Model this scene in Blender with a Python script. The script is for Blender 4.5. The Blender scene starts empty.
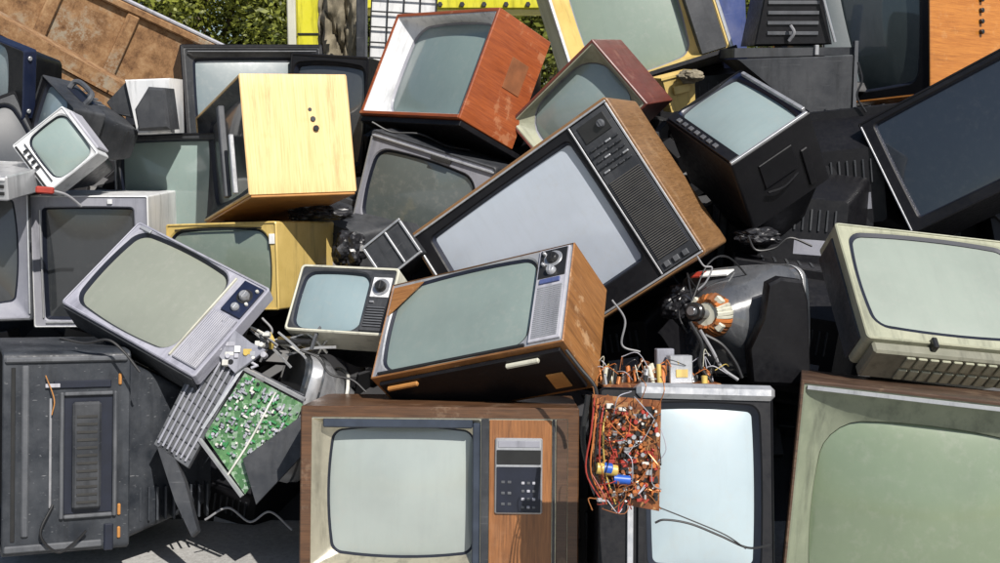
import bpy, bmesh, math, random
from mathutils import Matrix, Vector, Euler, noise
R = math.radians; PI = math.pi
random.seed(7)
scn = bpy.context.scene
col = scn.collection
# ------------------------------------------------------------------ camera
PITCH = R(7); CAM = Vector((0, 0, 1.15)); FPX = 1200.0
FW = Vector((0, math.cos(PITCH), -math.sin(PITCH))); RT = Vector((1, 0, 0)); UP = RT.cross(FW)
cd = bpy.data.cameras.new('camera'); cam = bpy.data.objects.new('camera', cd); col.objects.link(cam)
cam.location = CAM; cam.rotation_euler = (PI/2-PITCH, 0, 0)
cd.sensor_width = 36; cd.lens = 36*FPX/1000; cd.clip_end = 500; cd.clip_start = .05
scn.camera = cam
def at(px, py, z):
    return CAM + z*(FW + (px-500)/FPX*RT - (py-281.5)/FPX*UP)

# pose (x,y,z of the bottom front edge's middle, rotation) and size (width, depth, height) of each set
POSE = {
    'console': ([-0.1473, 2.7444, 0.0698, -0.1422, 0.0055, -0.0189], [0.665, 0.465, 0.438]),
    'center_wood': ([-0.0915, 2.895, 0.6002, -0.7729, -0.2526, -0.4303], [0.545, 0.205, 0.309]),
    'big_tilt': ([0.2847, 3.3705, 0.6236, -0.004, -0.5993, -0.3337], [0.726, 0.548, 0.519]),
    'rust_orange': ([-0.3138, 4.0614, 1.2106, -0.4204, 0.0374, -0.8696], [0.572, 0.277, 0.391]),
    'maroon': ([0.3325, 3.8798, 1.1142, 0.0889, -0.7216, -0.4625], [0.395, 0.481, 0.276]),
    'grey_behind': ([-0.3024, 3.984, 0.7789, 0.0289, 0.2802, -0.3271], [0.455, 0.319, 0.34]),
    'grey_silver': ([-0.9944, 3.1414, 0.6129, -0.8019, 0.3536, -0.4588], [0.487, 0.132, 0.319]),
    'small_bw': ([-0.4538, 3.2156, 0.6158, -0.592, 0.0079, -0.316], [0.301, 0.21, 0.205]),
    'yellow': ([-0.8449, 3.6192, 0.616, -0.0711, -0.0493, -0.3051], [0.382, 0.515, 0.268]),
    'grey_tall': ([-1.2471, 3.6304, 0.5623, -0.0076, 0.0059, 0.068], [0.352, 0.582, 0.403]),
    'ply_side': ([-0.8659, 3.7757, 0.9145, 0.0128, -0.1901, -1.1182], [0.634, 0.331, 0.359]),
    'far_grey_screen': ([-1.1138, 4.0472, 0.8047, -0.0534, -0.0292, -0.1956], [0.397, 0.278, 0.348]),
    'black_top': ([-0.8557, 4.3222, 1.0669, -0.1989, -0.0231, 0.3464], [0.509, 0.334, 0.414]),
    'white_small': ([-1.2512, 3.5254, 1.0373, -0.2249, -0.6624, 0.0802], [0.19, 0.108, 0.18]),
    'portable': ([-1.4418, 3.7889, 1.1188, -0.207, 0.3897, -0.8846], [0.295, 0.178, 0.184]),
    'far_left_black': ([-1.669, 3.9533, 1.2445, 0.1071, 0.2774, -0.5979], [0.377, 0.099, 0.226]),
    'left_edge_grey': ([-1.5724, 3.4793, 0.6009, -0.1219, 0.0177, 0.3407], [0.379, 0.266, 0.399]),
    'rear_left': ([-1.3527, 3.1206, 0.0745, -0.057, -0.0759, -1.1353], [0.49, 0.309, 0.519]),
    'black_up': ([0.5879, 3.6174, 1.1274, -0.9491, 0.387, -1.1046], [0.362, 0.279, 0.291]),
    'yellow_top': ([0.5754, 4.4545, 1.369, -0.1516, -0.3001, 0.0566], [0.6, 0.42, 0.589]),
    'big_right': ([1.5627, 3.6486, 0.9979, -0.1933, -0.5051, -0.4656], [0.673, 0.471, 0.404]),
    'olive': ([1.2171, 2.999, 0.6124, -0.8141, 0.1163, 0.1532], [0.612, 0.123, 0.392]),
    'green_corner': ([0.9576, 2.6585, 0.0334, -0.1324, 0.067, -0.2558], [0.611, 0.428, 0.525]),
    'bright_bottom': ([0.4329, 2.6743, 0.1176, -0.2814, 0.0313, 0.0244], [0.413, 0.289, 0.449]),
    'far_dark_tall': ([1.4181, 4.5801, 1.306, -0.2849, 0.0329, -0.0141], [0.394, 0.276, 0.608]),
    'orange_side': ([1.3276, 4.6396, 1.2651, -0.0176, -0.0695, -0.9576], [0.74, 0.66, 0.543]),
    'rear_black': ([1.0454, 4.1386, 1.2154, 0.47, 0.0432, -2.9681], [0.378, 0.265, 0.221])
}
# ------------------------------------------------------------------ materials
M = {}
def nt(name):
    m = bpy.data.materials.new(name); m.use_nodes = True; t = m.node_tree
    b = t.nodes['Principled BSDF']; return m, t, b
def N(t, typ, **k):
    n = t.nodes.new(typ)
    for a, v in k.items():
        if hasattr(n, a): setattr(n, a, v)
        else: n.inputs[a].default_value = v
    return n
def coords(t, scale=(1, 1, 1), rot=(0, 0, 0)):
    c = N(t, 'ShaderNodeTexCoord'); mp = N(t, 'ShaderNodeMapping')
    mp.inputs['Scale'].default_value = scale; mp.inputs['Rotation'].default_value = rot
    oi = N(t, 'ShaderNodeObjectInfo'); ad = N(t, 'ShaderNodeVectorMath', operation='MULTIPLY_ADD')
    ad.inputs[1].default_value = (7, 5, 3)
    t.links.new(oi.outputs['Random'], ad.inputs[0]); t.links.new(c.outputs['Object'], ad.inputs[2])
    t.links.new(ad.outputs[0], mp.inputs['Vector']); return mp.outputs[0]
def noise_(t, vec, scale, detail=5, rough=.55, dist=0):
    n = N(t, 'ShaderNodeTexNoise', Scale=scale, Detail=detail, Roughness=rough, Distortion=dist)
    t.links.new(vec, n.inputs['Vector']); return n.outputs['Fac']
def ramp(t, fac, stops):
    r = N(t, 'ShaderNodeValToRGB'); e = r.color_ramp.elements
    while len(e) < len(stops): e.new(.5)
    for q, (p, c) in zip(e, stops):
        q.position = p; q.color = (*c, 1) if len(c) == 3 else c
    t.links.new(fac, r.inputs[0]); return r.outputs[0]
def mix(t, fac, a, b, mode='MIX'):
    m = N(t, 'ShaderNodeMix', data_type='RGBA', blend_type=mode)
    for s, v in ((0, fac), (6, a), (7, b)):
        if hasattr(v, 'is_linked'): t.links.new(v, m.inputs[s])
        elif s == 0: m.inputs[0].default_value = v
        else: m.inputs[s].default_value = (*v, 1)
    return m.outputs[2]
def bump(t, b, h, strength=.2, dist=.002):
    n = N(t, 'ShaderNodeBump', Strength=strength, Distance=dist)
    t.links.new(h, n.inputs['Height']); t.links.new(n.outputs[0], b.inputs['Normal'])
def sc(c, k): return tuple(min(1, x*k) for x in c)
def plastic(name, c, rough=.45, dust=.35, dcol=(.32, .29, .25), metal=0.0, coat=0.0, scr=.3, spec=.5):
    m, t, b = nt(name); v = coords(t)
    n1 = noise_(t, v, 7, 6, .65); n2 = noise_(t, v, 60, 4, .7)
    base = ramp(t, n1, [(.3, sc(c, .82)), (.7, sc(c, 1.12))])
    dm = ramp(t, n1, [(.38, (0, 0, 0)), (.78, (min(1, dust*1.25),)*3)])
    dd = mix(t, dm, base, dcol)
    # scratches: stretched noise
    v2 = coords(t, (9, 60, 240), (.3, .5, .8)); n3 = noise_(t, v2, 1.0, 3, .6)
    sm = ramp(t, n3, [(.66, (0, 0, 0)), (.72, (scr,)*3)])
    gr = noise_(t, coords(t, (26, 26, 3.5)), 1.0, 6, .7); gm = ramp(t, gr, [(.5, (0, 0, 0)), (.7, (.6,)*3)])
    dd = mix(t, gm, dd, sc(tuple(.5*x+.01 for x in c), .6))
    fin = mix(t, sm, dd, sc(tuple((x+.25)/1.2 for x in c), 1))
    t.links.new(fin, b.inputs['Base Color'])
    rr = ramp(t, n2, [(.3, (rough*.8,)*3), (.75, (min(1, rough*1.4),)*3)]); t.links.new(rr, b.inputs['Roughness'])
    b.inputs['Metallic'].default_value = metal; b.inputs['Coat Weight'].default_value = coat; b.inputs['Specular IOR Level'].default_value = spec
    bump(t, b, n2, .25, .0006)
    M[name] = m; return m
def wood(name, c1, c2, scale=(1.6, 1.6, 34), rough=.45, wear=(.5, .34, .18), wearamt=.5, rot=(0, 0, 0), coat=.25):
    m, t, b = nt(name); v = coords(t, scale, rot)
    g = noise_(t, v, 1.6, 7, .65, .6); v1 = coords(t); w = noise_(t, v1, 9, 7, .7)
    g2 = noise_(t, coords(t, tuple(s*4 for s in scale), rot), 2.2, 4, .6)
    base = ramp(t, g, [(.3, c1), (.5, tuple((a+b_)/2 for a, b_ in zip(c1, c2))), (.7, c2)])
    base = mix(t, .45, base, ramp(t, g2, [(.35, sc(c1, .8)), (.65, sc(c2, 1.1))]))
    gr = noise_(t, coords(t, tuple(max(1.5, q_*.6) for q_ in scale), rot), 1.3, 7, .75); base = mix(t, ramp(t, gr, [(.56, (0, 0, 0)), (.66, (.5,)*3)]), base, sc(c1, .5))
    wm = ramp(t, w, [(.58, (0, 0, 0)), (.62, (wearamt,)*3)])
    t.links.new(mix(t, wm, base, wear), b.inputs['Base Color'])
    t.links.new(ramp(t, w, [(.3, (rough*.7,)*3), (.75, (min(1, rough*1.5),)*3)]), b.inputs['Roughness'])
    b.inputs['Coat Weight'].default_value = coat; b.inputs['Coat Roughness'].default_value = .3
    bump(t, b, g2, .2, .0006); M[name] = m; return m
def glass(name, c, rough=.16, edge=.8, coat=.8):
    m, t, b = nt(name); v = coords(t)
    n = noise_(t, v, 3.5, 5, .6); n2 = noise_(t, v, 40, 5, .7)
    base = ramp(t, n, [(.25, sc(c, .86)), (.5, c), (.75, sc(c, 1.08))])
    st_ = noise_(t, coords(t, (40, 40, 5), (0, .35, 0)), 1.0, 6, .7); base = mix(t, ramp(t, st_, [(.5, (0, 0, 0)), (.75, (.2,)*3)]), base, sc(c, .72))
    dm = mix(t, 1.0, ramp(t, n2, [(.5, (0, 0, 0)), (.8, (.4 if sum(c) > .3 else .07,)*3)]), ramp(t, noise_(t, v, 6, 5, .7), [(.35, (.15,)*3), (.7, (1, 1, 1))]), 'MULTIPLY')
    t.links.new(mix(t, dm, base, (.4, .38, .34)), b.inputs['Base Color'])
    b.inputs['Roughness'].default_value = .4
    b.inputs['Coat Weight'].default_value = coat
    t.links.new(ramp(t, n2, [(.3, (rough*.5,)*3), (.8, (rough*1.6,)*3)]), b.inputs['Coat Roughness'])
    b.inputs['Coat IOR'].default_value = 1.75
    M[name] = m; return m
def flat(name, c, rough=.5, metal=0.0):
    m, t, b = nt(name); v = coords(t); n = noise_(t, v, 25, 4)
    t.links.new(ramp(t, n, [(.3, sc(c, .75)), (.7, sc(c, 1.15))]), b.inputs['Base Color'])
    b.inputs['Roughness'].default_value = rough; b.inputs['Metallic'].default_value = metal
    M[name] = m; return m
plastic('black', (.006, .006, .008), .42, .07, (.06, .058, .055), scr=.05, spec=.3)
plastic('navy', (.009, .015, .042), .38, .1, (.07, .07, .08), scr=.06, spec=.35)
plastic('charcoal', (.032, .035, .041), .5, .35, (.13, .13, .13), scr=.3, spec=.35)
plastic('scuffed', (.016, .02, .027), .5, .6, (.085, .09, .098), scr=.7, spec=.4)
plastic('charcoal_light', (.08, .085, .095), .5, .3, (.2, .2, .2), scr=.2)
plastic('champagne', (.62, .58, .45), .38, .3, (.3, .27, .22), metal=.75)
plastic('grey', (.27, .275, .32), .5, .3, (.3, .29, .27))
plastic('grey_pale', (.42, .42, .47), .45, .25, (.5, .47, .42))
plastic('lilac_grey', (.33, .33, .39), .42, .2, (.5, .48, .45))
plastic('white', (.74, .75, .76), .4, .25, (.6, .57, .5), scr=.1)
plastic('cream', (.62, .61, .5), .42, .3, (.5, .46, .36), scr=.2)
plastic('olive', (.36, .37, .27), .4, .3, (.4, .36, .26), scr=.2)
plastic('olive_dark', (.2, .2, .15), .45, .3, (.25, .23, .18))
plastic('green_grey', (.2, .225, .16), .4, .25, (.3, .3, .22), scr=.1)
plastic('yellow', (.64, .46, .14), .4, .2, (.6, .48, .26), scr=.1)
plastic('machine_yellow', (.72, .66, .02), .4, .2, (.5, .45, .2), scr=.1)
plastic('silver', (.52, .53, .55), .35, .3, (.4, .38, .34), metal=.55)
plastic('chrome', (.7, .7, .7), .22, .2, (.4, .38, .34), metal=.9)
plastic('blue_plastic', (.06, .09, .25), .4, .3)
plastic('dag_light', (.2, .205, .215), .28, .35, (.3, .3, .29), coat=.6, scr=.1)
plastic('dag', (.085, .09, .1), .2, .35, (.22, .22, .21), coat=1.0, scr=.15)
wood('walnut', (.045, .022, .011), (.14, .065, .028), wear=(.24, .16, .1), wearamt=.35)
wood('walnut_dark', (.045, .024, .014), (.11, .06, .034), wear=(.25, .17, .1), wearamt=.3)
wood('teak', (.17, .068, .02), (.38, .17, .052), wear=(.55, .36, .2), wearamt=.5)
wood('teak_panel', (.16, .06, .018), (.34, .14, .045), wear=(.3, .15, .07), wearamt=.2, scale=(30, 30, 1.6))
wood('orange_wood', (.2, .042, .012), (.4, .1, .025), wear=(.55, .28, .14), wearamt=.35)
wood('orange_side_wood', (.4, .13, .02), (.56, .22, .04), wear=(.6, .35, .15), wearamt=.2)
wood('maroon_wood', (.085, .02, .014), (.17, .042, .028), wear=(.32, .17, .12), wearamt=.3)
wood('tan_wood', (.16, .08, .032), (.31, .165, .068), wear=(.36, .24, .13), wearamt=.2)
wood('plywood', (.72, .45, .17), (.88, .62, .3), scale=(1.2, 26, .9), wear=(.62, .36, .13), wearamt=.18, rough=.5)
wood('ply_edge', (.42, .17, .04), (.6, .3, .09), wear=(.3, .16, .06), wearamt=.3)
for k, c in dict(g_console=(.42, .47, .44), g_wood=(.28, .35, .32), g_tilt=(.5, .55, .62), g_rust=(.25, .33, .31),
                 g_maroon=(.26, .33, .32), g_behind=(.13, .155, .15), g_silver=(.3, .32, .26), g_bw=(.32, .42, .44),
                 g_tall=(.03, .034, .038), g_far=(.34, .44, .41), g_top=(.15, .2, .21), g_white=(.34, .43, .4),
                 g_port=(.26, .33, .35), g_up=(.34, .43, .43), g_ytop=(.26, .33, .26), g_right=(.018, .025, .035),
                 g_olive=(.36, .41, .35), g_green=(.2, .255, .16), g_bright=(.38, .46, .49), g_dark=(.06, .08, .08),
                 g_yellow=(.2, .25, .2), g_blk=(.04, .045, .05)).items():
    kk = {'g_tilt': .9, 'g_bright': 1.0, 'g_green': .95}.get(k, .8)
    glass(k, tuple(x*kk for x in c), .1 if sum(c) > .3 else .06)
flat('mask', (.009, .012, .024), .5); flat('shade_blue_grey', (.035, .045, .065), .4)
flat('knob_black', (.02, .02, .02), .3)
flat('dark_metal', (.07, .07, .075), .4, .5)
flat('grille', (.09, .085, .075), .7)
flat('grille_dark', (.028, .027, .025), .6)
flat('red', (.36, .04, .025), .5); flat('blue', (.02, .1, .45), .4); flat('yellow_part', (.55, .4, .1), .4)
flat('orange_part', (.5, .16, .04), .5); flat('copper', (.55, .22, .08), .35, .7); flat('white_part', (.62, .61, .56), .5)
flat('paper', (.85, .85, .82), .8); flat('rust_brown', (.24, .085, .03), .8); flat('bag', (.02, .02, .023), .35)
flat('rust_hinge', (.45, .2, .05), .7); flat('green_part', (.05, .25, .08), .4); flat('cable_black', (.015, .015, .016), .45)
flat('cable_grey', (.25, .25, .26), .5)
def mat_grid():
    m, t, b = nt('grille_mesh'); c = N(t, 'ShaderNodeTexCoord')
    w = N(t, 'ShaderNodeTexWave', Scale=60.0, wave_type='BANDS', bands_direction='X'); t.links.new(c.outputs['Object'], w.inputs['Vector'])
    t.links.new(ramp(t, w.outputs['Fac'], [(.3, (.16, .16, .17)), (.7, (.36, .36, .38))]), b.inputs['Base Color'])
    b.inputs['Metallic'].default_value = .3; b.inputs['Roughness'].default_value = .45
    bump(t, b, w.outputs['Fac'], .6, .001); M['grille_mesh'] = m
mat_grid()
def mat_pcb(name, c1, c2, c3):
    m, t, b = nt(name); v = coords(t)
    vo = N(t, 'ShaderNodeTexVoronoi', Scale=95.0, distance='CHEBYCHEV'); t.links.new(v, vo.inputs['Vector'])
    vo2 = N(t, 'ShaderNodeTexVoronoi', Scale=34.0, distance='CHEBYCHEV'); t.links.new(v, vo2.inputs['Vector'])
    n = noise_(t, v, 12, 5)
    a = ramp(t, vo.outputs['Color'], [(.35, c1), (.62, c2), (.78, c3)])
    bb = ramp(t, vo2.outputs['Distance'], [(.2, c2), (.35, c1)])
    t.links.new(mix(t, n, a, bb), b.inputs['Base Color']); b.inputs['Roughness'].default_value = .4
    bump(t, b, vo.outputs['Color'], .5, .002); M[name] = m
mat_pcb('pcb_green', (.05, .13, .05), (.12, .26, .1), (.38, .45, .38))
mat_pcb('pcb_brown', (.14, .045, .015), (.3, .105, .03), (.45, .25, .1))
def mat_rust():
    m, t, b = nt('rust_paint'); v = coords(t)
    n = noise_(t, v, 2.6, 8, .72); n2 = noise_(t, v, 14, 10, .8); n3 = noise_(t, coords(t, (9, 1, 1)), 4, 6, .7)
    a = ramp(t, n2, [(.33, (.1, .045, .018)), (.5, (.3, .16, .07)), (.68, (.46, .29, .15))])
    p = ramp(t, n, [(.5, (0, 0, 0)), (.6, (.6,)*3)])
    p2 = mix(t, ramp(t, n2, [(.46, (0, 0, 0)), (.54, (1, 1, 1))]), (0, 0, 0), p)
    c_ = mix(t, p2, a, (.33, .33, .27))
    c_ = mix(t, ramp(t, n3, [(.62, (0, 0, 0)), (.72, (.6,)*3)]), c_, (.09, .04, .02))
    t.links.new(c_, b.inputs['Base Color']); b.inputs['Roughness'].default_value = .8
    bump(t, b, n2, .4, .006); M['rust_paint'] = m
mat_rust()
def mat_ground():
    m, t, b = nt('concrete'); v = coords(t)
    n = noise_(t, v, 1.3, 8, .7); n2 = noise_(t, v, 60, 6, .75)
    vo = N(t, 'ShaderNodeTexVoronoi', Scale=70.0); t.links.new(v, vo.inputs['Vector'])
    a = ramp(t, n2, [(.25, (.26, .255, .24)), (.6, (.44, .435, .42)), (.8, (.55, .54, .52))])
    a = mix(t, ramp(t, n, [(.42, (0, 0, 0)), (.7, (.5,)*3)]), a, (.15, .14, .125))
    a = mix(t, ramp(t, vo.outputs['Distance'], [(.05, (.7,)*3), (.14, (0, 0, 0))]), a, (.1, .09, .085))
    t.links.new(a, b.inputs['Base Color']); b.inputs['Roughness'].default_value = .9
    bump(t, b, n2, .5, .004); M['concrete'] = m
mat_ground()
def mat_leaf(name, c1, c2):
    m, t, b = nt(name); g = N(t, 'ShaderNodeNewGeometry')
    rr = ramp(t, g.outputs['Random Per Island'], [(0, c1), (.6, c2), (1, sc(c2, 1.5))])
    t.links.new(rr, b.inputs['Base Color']); b.inputs['Roughness'].default_value = .5
    tr = N(t, 'ShaderNodeBsdfTranslucent'); t.links.new(rr, tr.inputs['Color'])
    ms = N(t, 'ShaderNodeMixShader', ); ms.inputs[0].default_value = .35
    t.links.new(b.outputs[0], ms.inputs[1]); t.links.new(tr.outputs[0], ms.inputs[2])
    t.links.new(ms.outputs[0], t.nodes['Material Output'].inputs[0]); M[name] = m
mat_leaf('leaf_a', (.03, .045, .01), (.2, .22, .035)); mat_leaf('leaf_b', (.035, .06, .012), (.14, .18, .03))
wood('bark', (.04, .03, .022), (.11, .08, .055), scale=(12, 12, 2), coat=0, rough=.9)
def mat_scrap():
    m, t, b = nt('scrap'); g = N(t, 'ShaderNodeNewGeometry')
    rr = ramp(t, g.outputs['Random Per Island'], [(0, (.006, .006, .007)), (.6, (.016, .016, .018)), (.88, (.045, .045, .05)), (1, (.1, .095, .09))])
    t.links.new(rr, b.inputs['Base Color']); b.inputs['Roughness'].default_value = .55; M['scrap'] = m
mat_scrap()
def mat_tarp():
    m, t, b = nt('tarp_brown'); v = coords(t); n = noise_(t, v, 9, 6, .7)
    t.links.new(ramp(t, n, [(.3, (.1, .085, .06)), (.7, (.3, .26, .18))]), b.inputs['Base Color']); b.inputs['Roughness'].default_value = .85
    bump(t, b, n, .6, .01); M['tarp_brown'] = m
mat_tarp()

# ------------------------------------------------------------------ object helpers
def obj(name, verts, faces, mat, parent=None, smooth=35, label=None):
    me = bpy.data.meshes.new(name); me.from_pydata([tuple(v) for v in verts], [], faces); me.validate(); me.update()
    bm = bmesh.new(); bm.from_mesh(me); bmesh.ops.recalc_face_normals(bm, faces=bm.faces) if smooth is not None else None
    bm.to_mesh(me); bm.free()
    if smooth:
        me.polygons.foreach_set('use_smooth', [True]*len(me.polygons)); me.set_sharp_from_angle(angle=R(smooth))
    me.materials.append(M[mat])
    o = bpy.data.objects.new(name, me); col.objects.link(o); o.parent = parent
    if label: o['label'] = label
    return o
def thing(name, label, cat, loc=(0, 0, 0), rot=(0, 0, 0), group=None):
    assert len(label.split()) <= 15, label
    o = bpy.data.objects.new(name, None); o.empty_display_size = .1; col.objects.link(o)
    o.location = loc; o.rotation_euler = rot; o['label'] = label; o['category'] = cat
    if group: o['group'] = group
    return o
def tag(o, label, cat, group=None, kind=None):
    if label: o['label'] = label
    if cat: o['category'] = cat
    if group: o['group'] = group
    if kind: o['kind'] = kind
    return o
class MB:
    def __init__(s): s.v = []; s.f = []
    def add(s, v, f):
        k = len(s.v); s.v += [Vector(a) for a in v]; s.f += [[i+k for i in q] for q in f]; return s
    def box(s, x0, x1, y0, y1, z0, z1, T=None, b=.0015):
        b = min(b, .3*min(abs(x1-x0), abs(y1-y0), abs(z1-z0)))
        bm = bmesh.new(); bmesh.ops.create_cube(bm, size=1)
        for v in bm.verts: v.co = Vector(((x0+x1)/2+v.co.x*(x1-x0), (y0+y1)/2+v.co.y*(y1-y0), (z0+z1)/2+v.co.z*(z1-z0)))
        if b > 0: bmesh.ops.bevel(bm, geom=bm.edges[:], offset=b, segments=1, affect='EDGES')
        vs = [v.co.copy() for v in bm.verts]
        if T: vs = [T @ v for v in vs]
        bm.verts.index_update(); s.add(vs, [[v.index for v in f.verts] for f in bm.faces]); bm.free(); return s
    def loft(s, rings, cap0=False, cap1=False):
        n = len(rings[0]); v = [p for r in rings for p in r]; f = []
        for i in range(len(rings)-1):
            for j in range(n):
                a = i*n+j; b = i*n+(j+1) % n; f.append([a, b, b+n, a+n])
        if cap0: f.append(list(range(n)))
        if cap1: f.append([(len(rings)-1)*n+j for j in range(n)])
        return s.add(v, f)
    def cyl(s, c, ax, r, h, r2=None, n=16, b=.15, T=None):
        ax = Vector(ax).normalized(); q = ax.to_track_quat('Z', 'Y'); c = Vector(c); r2 = r if r2 is None else r2
        e = min(b*r, h*.3)
        prof = [(r-e*.0, 0), (r2, h-e), (r2-e, h)]
        rings = []
        for rr_, z in prof:
            rings.append([c+q @ Vector((rr_*math.cos(2*PI*i/n), rr_*math.sin(2*PI*i/n), z)) for i in range(n)])
        if T: rings = [[T @ p for p in r_] for r_ in rings]
        return s.loft(rings, True, True)
    def tube(s, pts, r, n=7, sub=6):
        pts = [Vector(p) for p in pts]
        P = []
        if len(pts) > 2 and sub > 1:
            q = [pts[0]*2-pts[1]]+pts+[pts[-1]*2-pts[-2]]
            for i in range(1, len(q)-2):
                for k in range(sub):
                    t = k/sub; a, b, c, d = q[i-1:i+3]
                    P.append(.5*((2*b)+(c-a)*t+(2*a-5*b+4*c-d)*t*t+(3*b-a-3*c+d)*t**3))
            P.append(pts[-1])
        else: P = pts
        rings = []; up = Vector((.13, .21, .97))
        for i, p in enumerate(P):
            d = (P[min(i+1, len(P)-1)]-P[max(i-1, 0)])
            if d.length < 1e-7: d = Vector((0, 0, 1))
            d.normalize(); u = up-d*up.dot(d)
            if u.length < 1e-3: u = Vector((1, 0, 0))-d*d.x
            u.normalize(); w = d.cross(u); up = u
            rings.append([p+r*(math.cos(2*PI*k/n)*u+math.sin(2*PI*k/n)*w) for k in range(n)])
        return s.loft(rings, True, True)
    def build(s, name, mat, parent=None, smooth=35, label=None): return obj(name, s.v, s.f, mat, parent, smooth, label)
def rect(x0, x1, z0, z1, r, y, bulge=0, nc=5, ns=8):
    """rounded rectangle ring in the x-z plane at depth y; the sides bow out by bulge"""
    r = max(1e-4, min(r, .49*(x1-x0), .49*(z1-z0))); pts = []
    cs = [(x1-r, z1-r, 0), (x0+r, z1-r, 90), (x0+r, z0+r, 180), (x1-r, z0+r, 270)]
    for i, (cx, cz, a0) in enumerate(cs):
        for k in range(nc+1):
            a = R(a0+90*k/nc); pts.append([cx+r*math.cos(a), cz+r*math.sin(a)])
        nx, nz, na = cs[(i+1) % 4]; a = R(a0+90)
        p0 = pts[-1]; p1 = [nx+r*math.cos(a), nz+r*math.sin(a)]
        for k in range(1, ns): t = k/ns; pts.append([p0[0]*(1-t)+p1[0]*t, p0[1]*(1-t)+p1[1]*t])
    if bulge:
        cx, cz = (x0+x1)/2, (z0+z1)/2; hx, hz = (x1-x0)/2, (z1-z0)/2
        for p in pts:
            u, v = (p[0]-cx)/hx, (p[1]-cz)/hz
            p[0] += bulge*u*(1-v*v); p[1] += bulge*v*(1-u*u)
    return [Vector((p[0], y, p[1])) for p in pts]
def prism(poly, y0, y1, b=.004):
    """polygon in local x-z extruded from y0 to y1 with a small chamfer"""
    n = len(poly); cx = sum(p[0] for p in poly)/n; cz = sum(p[1] for p in poly)/n
    def ring(k, y): return [Vector((p[0]+(cx-p[0])*k, y, p[1]+(cz-p[1])*k)) for p in poly]
    rad = sum(math.hypot(p[0]-cx, p[1]-cz) for p in poly)/n; k = b/rad
    return MB().loft([ring(k, y0), ring(0, y0+b), ring(0, y1-b), ring(k, y1)], True, True)

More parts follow.
